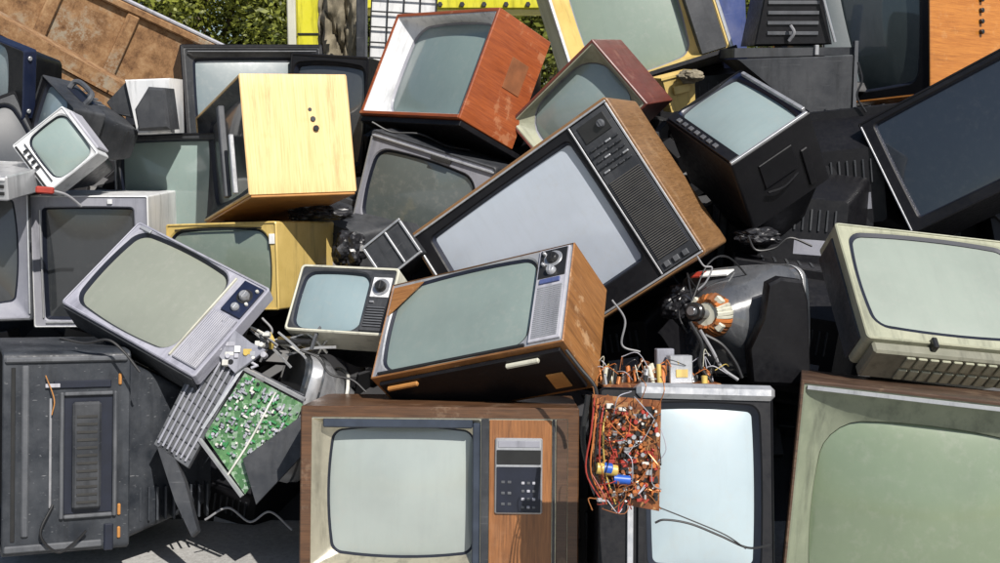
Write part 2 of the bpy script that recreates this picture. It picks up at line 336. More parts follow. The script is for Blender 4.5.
# ------------------------------------------------------------------ television set
def tv(key, name, label, cab, front, gl, s, pose=None, dim=None, slope=0, face=None, fmat=None, mk=.01, rec=.007, sr=.03, bul=.012,
       rim=.01, r=.008, dc=1.0, back='taper', dome=.018, rimmat=None, bmat=None, cat='television', dd=None, group='sets in the pile', bz=.004, vents=True, maskmat='mask', hb=.62, topinset=0, ycut=None):
    if pose is None: pose, dim = POSE[key]
    w, d, h = dim
    if dd: d = dd
    root = thing(name, label, cat, pose[:3], pose[3:], group)
    X0, X1, Z0, Z1 = -w/2, w/2, 0, h
    yb = d*dc
    # cabinet shell
    c = MB(); o_ = lambda e, y, rr=r: rect(X0+e, X1-e, Z0+e, Z1-e, max(.002, rr-e*.5), y)
    rings = [o_(rim, .03), o_(rim, .001), o_(.003, 0), o_(0, .003), o_(0, yb*.5), o_(0, yb-.004), o_(.004, yb)]
    c.loft(rings, False, False)
    ecap = MB()
    c.loft([o_(.004, yb), o_(w*.1, yb)], False, back == 'box')
    cabo = c.build('cabinet', cab, root)
    # back cover
    if back == 'taper':
        k = MB(); D = max(.14, d*hb) if dc > .8 else d*(1-dc)+.12
        tz = h*.16
        def br(e, y, up=0): return rect(X0+w*e, X1-w*e, Z0+h*e*.7, Z1-h*e*1.3-up, .02, y)
        k.loft([br(.05, yb-.001), br(.06, yb+.012), br(.13, yb+D*.45), br(.2, yb+D*.85), br(.23, yb+D)], False, True)
        bo = k.build('back_cover', bmat or 'black', root)
        if vents:
            for side in (-1, 1):
                v = MB()
                for i in range(9):
                    y = yb+D*(.15+.07*i); e = .06+.17*(.15+.07*i)
                    x = (X0+w*e)*(-side) if side > 0 else (X0+w*e)
                    v.box(x-.002*side-.003, x-.002*side+.003, y-.003, y+.003, h*.35, h*.7, b=0)
                v.build('vent', 'grille_dark', bo)
            v = MB()
            for i in range(10):
                v.box(-w*.22+w*.044*i, -w*.22+w*.044*i+.006, yb+D*.2, yb+D*.75, h*.76, h*.79, b=0) if False else None
            for i in range(11):
                x = -w*.2+w*.04*i
                v.box(x-.003, x+.003, yb+D-.004, yb+D+.002, h*.3, h*.55, b=0)
            v.build('vent', 'grille_dark', bo)
    # front bezel
    s0, s1, t0, t1 = s
    f = MB(); fo = lambda e, y: rect(X0+e, X1-e, Z0+e, Z1-e, max(.002, r-e*.5), y)
    if slope:
        fc = face or (X0+rim+.004, X1-rim-.004, Z0+rim+.004, Z1-rim-.004)
        f.loft([fo(rim-.001, bz+.004), fo(rim-.001, bz), rect(*fc, .006, bz), rect(fc[0]+.002, fc[1]-.002, fc[2]+.002, fc[3]-.002, .006, bz+.003),
                rect(s0-mk, s1+mk, t0-mk, t1+mk, sr+mk*.7, slope, bul)])
        ys = slope
    else:
        f.loft([fo(rim-.001, bz+.004), fo(rim-.001, bz), rect(s0-mk-.004, s1+mk+.004, t0-mk-.004, t1+mk+.004, sr+mk, bz, bul),
                rect(s0-mk, s1+mk, t0-mk, t1+mk, sr+mk*.7, bz+.004, bul)])
        ys = bz+.004
    f.build('bezel', front, root)
    m_ = MB().loft([rect(s0-mk-.0005, s1+mk+.0005, t0-mk-.0005, t1+mk+.0005, sr+mk*.7, ys-.0005, bul), rect(s0-.002, s1+.002, t0-.002, t1+.002, sr, ys+rec, bul), rect(s0, s1, t0, t1, sr, ys+rec+.006, bul)])
    m_.build('screen_surround', maskmat, root)
    g = MB(); cx, cz = (s0+s1)/2, (t0+t1)/2; rings = []
    e = .001
    base = rect(s0-e, s1+e, t0-e, t1+e, sr, 0, bul)
    for q in (1, .97, .93, .88, .8, .72, .64, .56, .48, .4, .32, .24, .16, .08, .03):
        def yy(u, v): return dome*(max(0, 1-u*u)*max(0, 1-v*v))**.8
        hx, hz = (s1-s0)/2+bul+.002, (t1-t0)/2+bul+.002
        rings.append([Vector((cx+(p.x-cx)*q, ys+rec+.003-yy((p.x-cx)*q/hx, (p.z-cz)*q/hz), cz+(p.z-cz)*q)) for p in base])
    g.loft(rings, False, True).build('screen', gl, root, 60)
    root['dims'] = 0; del root['dims']
    return root
def knob(root, x, z, rr=.012, y=0, mat='knob_black', ring=None, h=.014):
    if ring: MB().cyl((x, y+.001, z), (0, -1, 0), rr*1.5, .003, n=20).build('knob_dial', ring, root)
    k = MB().cyl((x, y-.001, z), (0, -1, 0), rr, h, rr*.86, n=20)
    k.box(x-rr*.12, x+rr*.12, y-h-.003, y-h*.5, z-rr*.7, z+rr*.7, b=.0004)
    return k.build('knob', mat, root)
def slab(root, name, mat, x0, x1, z0, z1, y0=-.002, y1=.006, b=.001, label=None):
    return MB().box(x0, x1, y0, y1, z0, z1, b=b).build(name, mat, root, 35, label)
def buttons(root, x0, x1, z0, z1, nx, nz, mat='silver', y=-.002, f=.55, h=.005):
    dx, dz = (x1-x0)/nx, (z1-z0)/nz
    for i in range(nx):
        for j in range(nz):
            cx, cz = x0+dx*(i+.5), z0+dz*(j+.5)
            MB().box(cx-dx*f/2, cx+dx*f/2, y-h, y+.002, cz-dz*f/2, cz+dz*f/2, b=.0008).build('button', mat, root)
def slats(root, x0, x1, z0, z1, n, mat='grille_dark', y=-.003, vertical=False, th=.5, name='speaker_grille', back='mask'):
    p = MB().box(x0, x1, y+.002, y+.008, z0, z1, b=.0005); o = p.build(name, back, root)
    s_ = MB()
    for i in range(n):
        if vertical:
            a = x0+(x1-x0)*(i+.5)/n; t = (x1-x0)/n*th/2; s_.box(a-t, a+t, y-.001, y+.003, z0+.002, z1-.002, b=.0004)
        else:
            a = z0+(z1-z0)*(i+.5)/n; t = (z1-z0)/n*th/2; s_.box(x0+.002, x1-.002, y-.001, y+.003, a-t, a+t, b=.0004)
    s_.build('slats', mat, o); return o
def P(px, py, z, rx, ry, rz, dim):
    """pose of a set whose body centre is seen at px, py at distance z"""
    e = Euler((R(rx), R(ry), R(rz))); c = at(px, py, z)
    b = c-e.to_matrix() @ Vector((0, dim[1]/2, dim[2]/2))
    return [b.x, b.y, b.z, e.x, e.y, e.z]
ADD = MB
# ================================================================== SETTING
g = MB().add([(-60, -40, 0), (60, -40, 0), (60, 90, 0), (-60, 90, 0)], [[0, 1, 2, 3]]).build('ground', 'concrete', None, None); g['kind'] = 'structure'
# loose dark scrap the sets are heaped on (a mound of countless small broken pieces)
def mound(x, y):
    z = max(0, min(1.12, (y-3.45)*1.08)); z += .05*noise.noise(Vector((x*2.2, y*2.2, 0)))
    if y > 5.0: z -= (y-5.0)*1.0
    if x < -2.0: z -= (-2.0-x)*.9
    if x > 2.3: z -= (x-2.3)*.9
    return z
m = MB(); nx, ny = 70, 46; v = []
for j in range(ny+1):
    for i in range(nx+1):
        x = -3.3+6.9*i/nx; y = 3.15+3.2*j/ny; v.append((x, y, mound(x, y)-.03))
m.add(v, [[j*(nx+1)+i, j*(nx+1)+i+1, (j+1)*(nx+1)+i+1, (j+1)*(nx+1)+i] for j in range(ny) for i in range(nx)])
rs = random.Random(3)
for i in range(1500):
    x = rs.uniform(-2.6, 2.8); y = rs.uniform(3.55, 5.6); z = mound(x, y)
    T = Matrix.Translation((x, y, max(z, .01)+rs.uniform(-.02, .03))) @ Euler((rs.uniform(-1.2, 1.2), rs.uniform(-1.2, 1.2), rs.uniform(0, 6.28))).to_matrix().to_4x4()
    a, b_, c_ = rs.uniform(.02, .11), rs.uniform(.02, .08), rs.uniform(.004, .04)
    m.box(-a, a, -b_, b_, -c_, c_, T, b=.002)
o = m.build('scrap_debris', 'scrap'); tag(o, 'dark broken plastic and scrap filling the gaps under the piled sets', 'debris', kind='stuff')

# ================================================================== SETS
# --- console with keypad, bottom centre
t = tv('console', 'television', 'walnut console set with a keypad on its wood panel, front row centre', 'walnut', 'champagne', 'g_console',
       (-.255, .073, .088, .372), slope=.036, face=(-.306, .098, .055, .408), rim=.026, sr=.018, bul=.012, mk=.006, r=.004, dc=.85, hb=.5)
slab(t, 'inner_shade', 'shade_blue_grey', .079, .0975, .056, .4, .002, .03, .003); slab(t, 'inner_shade', 'shade_blue_grey', -.28, .0785, .3865, .4075, .002, .024, .003)  # dark boxes that put shade in colour on the bezel's right and top walls
slab(t, 'divider', 'charcoal', .1, .118, .03, .41, -.004, .01)
slab(t, 'control_panel', 'teak_panel', .119, .268, .032, .408, .0, .012)
slab(t, 'trim', 'dark_metal', .270, .276, .03, .41, -.003, .01)
slab(t, 'trim', 'walnut_dark', .279, .305, .03, .41, -.001, .012)
kp = slab(t, 'keypad', 'silver', .133, .246, .186, .366, -.007, .004, .004)
MB().box(.137, .242, -.0095, -.005, .304, .338, b=.001).build('display', 'knob_black', kp)
MB().box(.137, .242, -.0095, -.005, .190, .298, b=.001).build('key_field', 'mask', kp)
for i in range(3):
    for j in range(4): MB().box(.196+.013*i, .2035+.013*i, -.0115, -.008, .200+.019*j, .2065+.019*j, b=.001).build('key', 'grey_pale' if (i+j) % 2 else 'charcoal_light', kp)
for i in range(2):
    for j in range(3): MB().box(.148+.015*i, .157+.015*i, -.011, -.008, .207+.026*j, .2135+.026*j, b=.001).build('key', 'charcoal_light', kp)
MB().box(.14, .239, -.0085, -.005, .344, .360, b=.001).build('label_strip', 'grey', kp)
# --- tilted wood set, centre
t = tv('center_wood', 'television', 'wood cased set tilted back on top of the keypad console, greenish screen', 'teak', 'silver', 'g_wood',
       (-.236, .158, .026, .284), sr=.032, bul=.012, mk=.008, rim=.003, r=.003, back='box', rec=.004, rimmat=None, dome=.014)
slab(t, 'control_panel', 'grey_pale', .178, .262, .012, .3, -.003, .008)
slab(t, 'tuner_panel', 'knob_black', .183, .257, .205, .295, -.006, .004)
knob(t, .22, .262, .017, -.006, 'knob_black', 'silver', .012); knob(t, .22, .222, .013, -.006, 'silver', None, .012)
for z in (.245, .28): knob(t, .196, z, .005, -.006, 'silver', None, .008)
slab(t, 'switch_block', 'blue_plastic', .19, .245, .186, .2, -.008, .003)
slats(t, .184, .256, .02, .178, 26, 'silver', -.004, False, .6)
u = MB().box(-.255, .255, .02, .18, -.012, -.0005); u.build('underside', 'black', t)
for x in (-.19, .15): MB().box(x-.045, x+.045, .028, .04, -.024, -.012, b=.003).build('foot', 'rust_hinge' if x < 0 else 'cream', t)
MB().box(.18, .225, .1, .16, -.0165, -.012, b=.002).build('bracket', 'rust_hinge', t)
obj('corner_triangle', [(-.262, .0025, .20), (-.262, .0025, .292), (-.17, .0025, .292), (-.262, -.001, .20), (-.262, -.001, .292), (-.17, -.001, .292)],
    [[0, 1, 2], [3, 5, 4], [0, 3, 4, 1], [1, 4, 5, 2], [2, 5, 3, 0]], 'teak', t)  # flat wood-coloured triangle over the bezel's upper left corner
MB().box(-.252, .168, -.0035, .004, .0065, .013, b=.001).build('trim', 'knob_black', t)
# --- large set tipped on its corner
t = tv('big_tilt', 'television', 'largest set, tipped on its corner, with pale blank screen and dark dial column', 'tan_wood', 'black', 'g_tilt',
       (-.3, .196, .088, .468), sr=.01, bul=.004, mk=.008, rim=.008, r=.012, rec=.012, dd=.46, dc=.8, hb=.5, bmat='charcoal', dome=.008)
for nm, a in (('trim', (-.355, .355, .505, .511)), ('trim', (-.355, .355, .008, .014))): slab(t, nm, 'silver', *a, -.003, .006)
slab(t, 'trim', 'silver', -.355, -.349, .016, .503, -.003, .006); slab(t, 'trim', 'silver', .349, .355, .016, .503, -.003, .006)
slab(t, 'trim', 'silver', .222, .227, .016, .503, -.003, .006)
p = slab(t, 'control_panel', 'charcoal', .230, .346, .018, .501, -.001, .01)
slats(t, .236, .34, .055, .31, 40, 'grille', -.004)
for j in range(5):
    for i in range(4): MB().box(.243+.025*i, .261+.025*i, -.0065-(j % 2)*.002, .001, .337+.018*j, .3425+.018*j, b=.001).build('push_button', 'silver' if (i*3+j) % 5 == 0 else 'charcoal', t)
slab(t, 'display', 'knob_black', .244, .332, .435, .488, -.004, .002); knob(t, .31, .462, .013, -.004, 'charcoal_light', None, .01)
for i in range(3): slab(t, 'switch', 'charcoal_light', .245+.03*i, .262+.03*i, .026, .042, -.007, .003)
# --- orange wood set, top centre
t = tv('rust_orange', 'television', 'glossy orange wood set with a white lined recess, left of the maroon set', 'orange_wood', 'white', 'g_rust',
       (-.185, .235, .035, .35), slope=.05, sr=.05, bul=.016, mk=.006, rim=.012, r=.004, back='taper', dc=.9, dome=.03, bmat='black', maskmat='grey', hb=.4, vents=False)
slab(t, 'base_trim', 'orange_wood', -.28, .28, .0015, .013, -.005, .004)
w_, d_, h_ = POSE['rust_orange'][1]
MB().box(-w_/2+.004, w_/2-.004, .012, d_*1.1, -.02, -.0005, b=.002).build('underside', 'black', t)
MB().box(w_/2-.003, w_/2+.002, d_*.42, d_*.7, h_*.42, h_*.7, b=.001).build('side_vent', 'rust_brown', t)
# --- maroon set
t = tv('maroon', 'television', 'dark maroon wood set with a deep cream recess leaning against the big tipped set', 'maroon_wood', 'olive', 'g_maroon',
       (-.15, .15, .02, .245), slope=.05, sr=.07, bul=.012, mk=.005, rim=.008, r=.004, dome=.03, dd=.36, dc=.85, maskmat='grey', hb=.4)
# --- grey set behind
t = tv('grey_behind', 'television', 'scuffed grey set with a dark grey screen under the orange wood set', 'charcoal', 'grey', 'g_behind',
       (-.185, .155, .04, .275), sr=.035, bul=.012, mk=.009, rim=.008, r=.012, hb=.5, dome=.012)
slab(t, 'trim', 'silver', -.222, .222, .318, .324, -.004, .006); slab(t, 'trim', 'silver', -.224, -.219, .02, .316, -.004, .006)
slab(t, 'broken_edge', 'grille_dark', .0, .07, .305, .317, -.006, .004)
# --- silver grey set with knobs
t = tv('grey_silver', 'television', 'silver grey set with olive screen and two knobs leaning over the scuffed casing', 'lilac_grey', 'lilac_grey', 'g_silver',
       (-.212, .113, .036, .292), sr=.03, bul=.012, mk=.009, rim=.006, r=.01, rec=.01, dd=.14, dc=.35, bmat='charcoal', hb=.5, dome=.014)
slab(t, 'trim', 'cream', .137, .142, .02, .3, -.003, .006)
slab(t, 'tuner_panel', 'navy', .166, .232, .2, .305, -.003, .006)
knob(t, .2, .262, .015, -.003, 'silver', 'knob_black', .014); knob(t, .2, .222, .012, -.003, 'silver', None, .01)
for z in (.29, .243): knob(t, .222, z, .005, -.003, 'white_part', None, .006)
slats(t, .15, .232, .02, .19, 14, 'grey_pale', -.004, True, .5, back='grey')
slab(t, 'logo_plate', 'silver', -.225, -.185, .3005, .3115, -.0015, .004)
MB().box(-.235, .235, .012, .11, -.006, -.0005, b=.002).build('underside', 'charcoal', t)
# --- small black and white portable
t = tv('small_bw', 'television', 'small cream edged portable with a round dial, left of the tilted wood set', 'cream', 'charcoal', 'g_bw',
       (-.125, .06, .02, .178), sr=.022, bul=.006, mk=.006, rim=.007, r=.012, dd=.2, dc=.6, rec=.008, hb=.4, dome=.012)
slab(t, 'control_panel', 'charcoal', .073, .141, .012, .185, -.0005, .008)
slab(t, 'dial_plate', 'white', .082, .137, .112, .172, -.004, .004); knob(t, .11, .142, .017, -.004, 'knob_black', 'silver', .016)
slab(t, 'switch', 'silver', .086, .098, .094, .1, -.006, .004)
slats(t, .08, .136, .022, .085, 8, 'charcoal_light', -.003, back='knob_black')
# --- yellow set
t = tv('yellow', 'television', 'mustard yellow plastic set half hidden behind the silver grey set', 'yellow', 'yellow', 'g_yellow',
       (-.168, .147, .03, .235), sr=.03, bul=.012, mk=.008, rim=.006, r=.008, back='taper', dd=.4, hb=.3, bmat='yellow')
slab(t, 'trim', 'knob_black', -.16, .14, .2475, .251, .001, .008)
# --- tall grey monitor
t = tv('grey_tall', 'television', 'tall grey set with black sunken screen and pale side, left of the yellow set', 'white', 'grey', 'g_tall',
       (-.134, .123, .032, .358), sr=.006, bul=.002, mk=.008, rim=.004, r=.006, dd=.5, dc=.9, rec=.02, dome=.006, hb=.3)
slab(t, 'badge', 'white', .055, .07, .378, .392, -.002, .004)
slab(t, 'trim', 'silver', -.148, -.1435, .03, .36, -.0015, .006); slab(t, 'trim', 'silver', -.14, .13, .0135, .0185, -.0015, .006)
# --- plywood sided
t = tv('ply_side', 'television', 'set showing a bright unpainted plywood side with three holes', 'plywood', 'charcoal', 'g_blk',
       (-.24, .24, .05, .31), slope=.03, sr=.03, bul=.01, mk=.008, rim=.008, r=.002, back='box', bmat='ply_edge')
w_, d_, h_ = POSE['ply_side'][1]
for q, (a, b_, rr_) in enumerate(((.62, .70, .006), (.64, .62, .008), (.66, .54, .009))):
    MB().cyl((w_/2-.004, d_*a, h_*b_), (1, 0, 0), rr_, .0055+.003*q, n=14).build('side_knob', 'dark_metal' if q < 2 else 'knob_black', t)
MB().box(-w_/2+.003, w_/2-.003, .006, d_-.006, -.008, -.0005, b=.002).build('underside', 'ply_edge', t)
MB().box(.12, .15, -.03, -.01, .02, .3, b=.003).build('broken_strut', 'charcoal_light', t)
MB().box(.2, .215, -.02, -.004, .02, .2, b=.003).build('broken_strut', 'silver', t)
# --- set with blue reflection
t = tv('far_grey_screen', 'television', 'black set with pale green screen behind the little white set', 'black', 'charcoal', 'g_far',
       (-.17, .17, .028, .318), sr=.012, bul=.003, mk=.006, rim=.006, r=.006, rec=.014, dome=.01)
slab(t, 'trim', 'silver', -.1965, -.191, .01, .34, -.004, .006)
# --- top black
t = tv('black_top', 'television', 'large black set upright at the top left behind the plywood sided set', 'black', 'charcoal', 'g_top',
       (-.2, .195, .033, .36), slope=.03, sr=.01, bul=.004, mk=.01, rim=.012, r=.006, dome=.01)
slab(t, 'trim', 'charcoal_light', -.23, .23, .385, .39, -.003, .006)
d0 = (.3, .3, .42)
t = tv(None, 'television', 'narrow black set wedged between the plywood sided set and the steel post', 'black', 'black', 'g_blk',
       (-.12, .12, .04, .37), pose=P(340, 115, 4.5, -2, 4, -12, d0), dim=d0, sr=.01, mk=.012, rim=.008, rec=.02)
# --- little white
t = tv('white_small', 'television', 'little white portable tipped on one corner with a red plug below', 'white', 'white', 'g_white',
       (-.048, .078, .02, .16), sr=.02, bul=.005, mk=.005, rim=.004, r=.006, dd=.15, dc=.6, bmat='black', hb=.6, dome=.012)
for i in range(4): slab(t, 'push_button', 'knob_black', -.078, -.066, .075+.02*i, .083+.02*i, -.004, .004)
slab(t, 'trim', 'knob_black', -.0905, -.085, .01, .17, -.002, .005)
slab(t, 'trim', 'knob_black', -.063, -.061, .02, .16, -.002, .005)
MB().box(.0955, .103, .02, .1, .02, .16, b=.002).build('side_rail', 'grey_pale', t)
# --- portable with a handle
t = tv('portable', 'television', 'dark portable with a moulded carrying handle behind the little white set', 'charcoal', 'black', 'g_port',
       (-.1, .08, .02, .165), sr=.02, bul=.005, mk=.008, rim=.006, r=.01, dd=.14, hb=.4, dc=.75, bmat='charcoal')
hh = MB().tube([(-.06, .06, .182), (-.06, .07, .205), (-.03, .08, .214), (.05, .08, .214), (.08, .07, .205), (.08, .06, .182)], .009); hh.build('handle', 'charcoal_light', t)
slab(t, 'vent_recess', 'mask', -.05, .07, .1835, .186, .05, .1, .001)
for i in range(5): MB().box(-.06+.03*i, -.05+.03*i, .105, .13, .1835, .187, b=.001).build('rib', 'charcoal_light', t)
# --- far left
t = tv('far_left_black', 'television', 'black set at the far left edge with its screen turned away', 'navy', 'black', 'g_port',
       (-.16, .08, .03, .2), sr=.02, mk=.008, rim=.006, r=.008, dd=.08, dc=.6, hb=.5)
MB().cyl((.19, .02, .2), (1, 0, 0), .007, .004).build('screw', 'silver', t); MB().cyl((.19, .02, .03), (1, 0, 0), .007, .004).build('screw', 'silver', t)
t = tv('left_edge_grey', 'television', 'grey set cut by the left edge with a dark recessed screen', 'charcoal', 'grey', 'g_tall',
       (-.165, .135, .065, .36), slope=.03, sr=.01, mk=.006, rim=.008, r=.01, dd=.2)
slab(t, 'trim', 'silver', .178, .183, .02, .38, -.003, .006)
d0 = (.4, .3, .3)
t = tv(None, 'television', 'dark set lying between the far left black and the grey edge set', 'black', 'charcoal', 'g_blk',
       (-.16, .16, .04, .26), pose=P(-22, 165, 3.9, -12, -22, 24, d0), dim=d0, sr=.02, mk=.01, rim=.008)
d0 = (.5, .3, .07)
t = thing('video_recorder', 'flat silver recorder on top of the grey set at the left edge', 'recorder', *(lambda q: (q[:3], q[3:]))(P(-45, 178, 3.55, 6, 2, -8, d0)))
MB().box(-.25, .25, .004, .3, 0, .07, b=.004).build('case', 'silver', t)
for z in (.016, .036): MB().box(-.24, .24, .0, .006, z, z+.01, b=.001).build('slot', 'knob_black', t)
MB().box(-.245, .245, -.001, .006, .058, .066, b=.001).build('trim', 'white', t)
t = thing('plug', 'rusty red plug lying below the little white set', 'plug', at(45, 190, 3.42), (0, .1, .3))
MB().box(-.025, .025, -.012, .012, -.01, .01, b=.004).build('plug_body', 'red', t)
MB().tube([(.02, 0, 0), (.06, .01, -.01), (.1, .03, -.04)], .004).build('cord', 'cable_grey', t)
# --- rear left scuffed casing
w_, d_, h_ = POSE['rear_left'][1]
t = tv('rear_left', 'television', 'big scuffed charcoal set at the lower left, turned sideways with a side recess', 'scuffed', 'black', 'g_blk',
       (-.2, .2, .06, .46), sr=.02, mk=.01, rim=.012, r=.02, dc=1.0, bmat='scuffed', hb=.75, slope=.03)
X = w_/2
def side(y0, y1, z0, z1, x0, x1, nm, mt, b=.004): return MB().box(X+x0, X+x1, y0, y1, z0, z1, b=b).build(nm, mt, t)
for a in ((.135, .145, .09, .415), (.265, .275, .09, .415)): side(*a, -.004, .012, 'recess_frame', 'charcoal_light')
side(.1455, .2645, .405, .415, -.004, .012, 'recess_frame', 'charcoal_light'); side(.1455, .2645, .09, .1, -.004, .012, 'recess_frame', 'charcoal_light')
side(.146, .264, .101, .404, -.004, .002, 'recess', 'mask', .001)
side(.165, .235, .115, .39, .0022, .022, 'speaker_box', 'charcoal', .008)
for i in range(12): side(.175, .225, .13+.02*i, .137+.02*i, .022, .024, 'slot', 'grille_dark', .0005)
side(.11, .116, .12, .4, -.004, .006, 'strip', 'cable_grey', .001)
for z in (.03, .09, .43): side(.278, .286, z, z+.03, -.003, .006, 'rusty_hinge', 'rust_hinge', .003)
side(.02, .03, .04, .48, -.003, .003, 'seam', 'knob_black', .001)
side(.045, .062, .05, .485, -.003, .008, 'side_rib', 'charcoal_light', .004)
side(.005, .3, .492, .506, -.003, .01, 'edge_lip', 'charcoal_light', .004)
side(.005, .24, .012, .03, -.003, .008, 'edge_lip', 'charcoal_light', .004)
side(.12, .26, .425, .444, -.003, .006, 'torn_seam', 'mask', .002)
side(.10, .135, .428, .438, .0061, .009, 'bright_scrape', 'grey_pale', .001)
side(.245, .268, .0, .07, -.003, .006, 'break', 'mask', .003)
MB().tube([(X+.008, .12, .13), (X+.02, .09, .06), (X+.018, .13, -.01+.02), (X+.02, .17, .03), (X+.02, .2, .06)], .0035).build('cord', 'cable_black', t)
MB().tube([(X+.012, .1, .46), (X+.02, .12, .4), (X+.015, .115, .36)], .0015).build('cord', 'rust_hinge', t)
for i in range(9):
    MB().box(X-.075+.002*0, X-.035, d_+.03+.022*i, d_+.036+.022*i, .06, .15, b=.001).build('vent_slat', 'scuffed', t)
# --- face up black set
t = tv('black_up', 'television', 'black set lying face up with a bright screen, right of the big tipped set', 'black', 'navy', 'g_up',
       (-.16, .153, .054, .256), sr=.01, bul=.012, mk=.007, rim=.006, r=.01, dc=.95, rec=.006, bmat='black')
w_, d_, h_ = POSE['black_up'][1]
slab(t, 'control_strip', 'black', -.17, .17, .006, .04, -.008, .004)
for i in range(7): slab(t, 'control_key', 'charcoal_light', -.13+.033*i, -.112+.033*i, .014, .028, -.013, -.006)
slab(t, 'trim', 'silver', .17, .179, .005, .28, -.006, .004); slab(t, 'trim', 'silver', -.15, .16, .2745, .2855, -.01, .003)
MB().box(w_/2-.003, w_/2+.004, .06, .15, .08, .2, b=.003).build('side_panel', 'black', t)
MB().tube([(w_/2+.01, .16, .08), (w_/2+.016, .17, .13), (w_/2+.01, .16, .19)], .004).build('bracket', 'black', t)
MB().box(w_/2-.02, w_/2+.006, .1, .24, .22, .245, b=.003).build('side_rib', 'black', t)
# --- top yellow-framed set
t = tv('yellow_top', 'television', 'large set with yellow inner frame at the top edge behind the maroon set', 'silver', 'yellow', 'g_ytop',
       (-.2, .15, .05, .54), slope=.05, face=(-.28, .28, .018, .6), sr=.04, bul=.014, mk=.006, rim=.012, r=.006, dd=.35, maskmat='grey', rimmat=None)
slab(t, 'control_panel', 'charcoal', .18, .275, .02, .6, -.001, .05)
slab(t, 'base_trim', 'black', -.31, .31, .0, .016, -.006, .004)
# --- big right
t = tv('big_right', 'television', 'wide black set with a near black screen cut by the right edge', 'black', 'black', 'g_right',
       (-.287, .28, .045, .372), sr=.008, bul=.002, mk=.006, rim=.006, r=.006, dc=.7, rec=.008, dome=.008)
slab(t, 'trim', 'silver', -.333, -.328, .01, .39, -.004, .005)
for i in range(4): slab(t, 'port', 'charcoal_light', .0+.04*i, .014+.04*i, .018, .024, .001, .008)
# --- olive
w_, d_, h_ = POSE['olive'][1]
t = tv('olive', 'television', 'cream olive set tipped back above the green screened set at the right', 'olive', 'olive', 'g_olive',
       (-.258, .185, .058, .352), sr=.028, bul=.012, mk=.013, rim=.006, r=.012, vents=False, rec=.003, dd=.14, dc=.8, hb=1.4, bmat='olive_dark', dome=.01)
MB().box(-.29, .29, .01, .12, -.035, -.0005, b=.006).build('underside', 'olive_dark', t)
for i in range(15):
    for j in range(2): MB().box(-.2+.032*i, -.176+.032*i, .02+.05*j, .06+.05*j, -.041, -.0345, b=.002).build('vent_slot', 'olive', t)
MB().box(-w_/2-.004, -w_/2+.002, .03, .12, .02, .36, b=.002).build('side_panel', 'charcoal', t)
MB().box(-.135, -.12, -.012, .02, -.02, .012, b=.003).build('catch', 'knob_black', t)
# --- green corner
t = tv('green_corner', 'television', 'big set with green screen and thin wood edge in the bottom right corner', 'walnut_dark', 'green_grey', 'g_green',
       (-.232, .235, .012, .425), slope=.05, sr=.075, bul=.02, mk=.003, rim=.008, r=.003, dome=.04, maskmat='green_grey', hb=.4)
slab(t, 'trim', 'silver', -.29, .29, .503, .513, -.002, .008)
# --- bright bottom
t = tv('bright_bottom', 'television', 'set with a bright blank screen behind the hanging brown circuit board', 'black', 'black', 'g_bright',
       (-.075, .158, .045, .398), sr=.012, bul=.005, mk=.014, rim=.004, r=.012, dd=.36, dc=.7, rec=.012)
MB().box(-.12, .211, -.012, .1, .425, .462, b=.012).build('top_rail', 'silver', t)
for x in (-.14, -.115): slab(t, 'trim', 'silver' if x < -.12 else 'black', x, x+.014, .0, .42, -.006, .004)
# --- far top right sets
t = tv('far_dark_tall', 'television', 'tall dark screened set at the top right beside the orange panel', 'black', 'black', 'g_dark',
       (-.18, .165, .06, .52), sr=.01, mk=.006, rim=.006, r=.004)
slab(t, 'trim', 'walnut_dark', .18, .194, .0, .6, -.005, .006)
t = tv('orange_side', 'television', 'set showing an orange wood side with small knobs in the top right corner', 'orange_side_wood', 'black', 'g_dark',
       (-.3, .3, .06, .5), mk=.01, rim=.008, r=.003, back='box', dd=.5)
w_, d_, h_ = POSE['orange_side'][1]
for z in (.28, .2415, .32, .36): MB().cyl((w_/2-.002, .30, z), (1, 0, 0), .009, .016).build('side_knob', 'knob_black', t)

# --- black casings seen from behind
VP = lambda *a: a
t = thing('television', 'black set seen from behind, with stepped ribbed housing, above the face up set', 'television', at(793, 114, 4.15), (R(3), 0, 0), 'sets in the pile')
s_ = lambda px, py, z=4.15: ((px-793)/FPX*z, (114-py)/FPX*z)
prism([s_(735, 60), s_(851, 56), s_(851, 113), s_(803, 116), s_(775, 92)], 0, .3, .006).build('housing', 'charcoal', t)
prism([s_(755, 46), s_(833, 45), s_(820, -6), s_(764, -6)], .05, .3, .006).build('tube_cover', 'black', t)
k = prism([s_(733, 58.5), s_(852, 55.5), s_(852, 48), s_(733, 49)], .02, .3, .003); k.build('ledge', 'charcoal', t)
for j in range(4): MB().box(s_(767, 0)[0], s_(818, 0)[0], .044, .052, s_(0, 36-j*10)[1], s_(0, 32.5-j*10)[1], b=.001).build('vent_slat', 'charcoal_light', t)
MB().tube([(s_(788, 0)[0], .03, s_(0, 42)[1]), (s_(792, 0)[0], .02, s_(0, 34)[1]), (s_(789, 0)[0], .03, s_(0, 27)[1])], .006).build('cord', 'cable_grey', t)
MB().box(s_(813, 0)[0], s_(817, 0)[0], .01, .03, s_(0, 56)[1], s_(0, 46)[1], b=.002).build('latch', 'silver', t)
prism([s_(852.5, 113), s_(856, 113), s_(855, 42), s_(851.5, 42)], .0, .03, .001).build('edge_strip', 'charcoal_light', t)
MB().tube([(s_(834, 0)[0], .03, s_(0, 43)[1]), (s_(825, 0)[0], .03, s_(0, 15)[1]), (s_(818, 0)[0], .03, s_(0, -8)[1])], .005).build('edge_strip', 'silver', t)
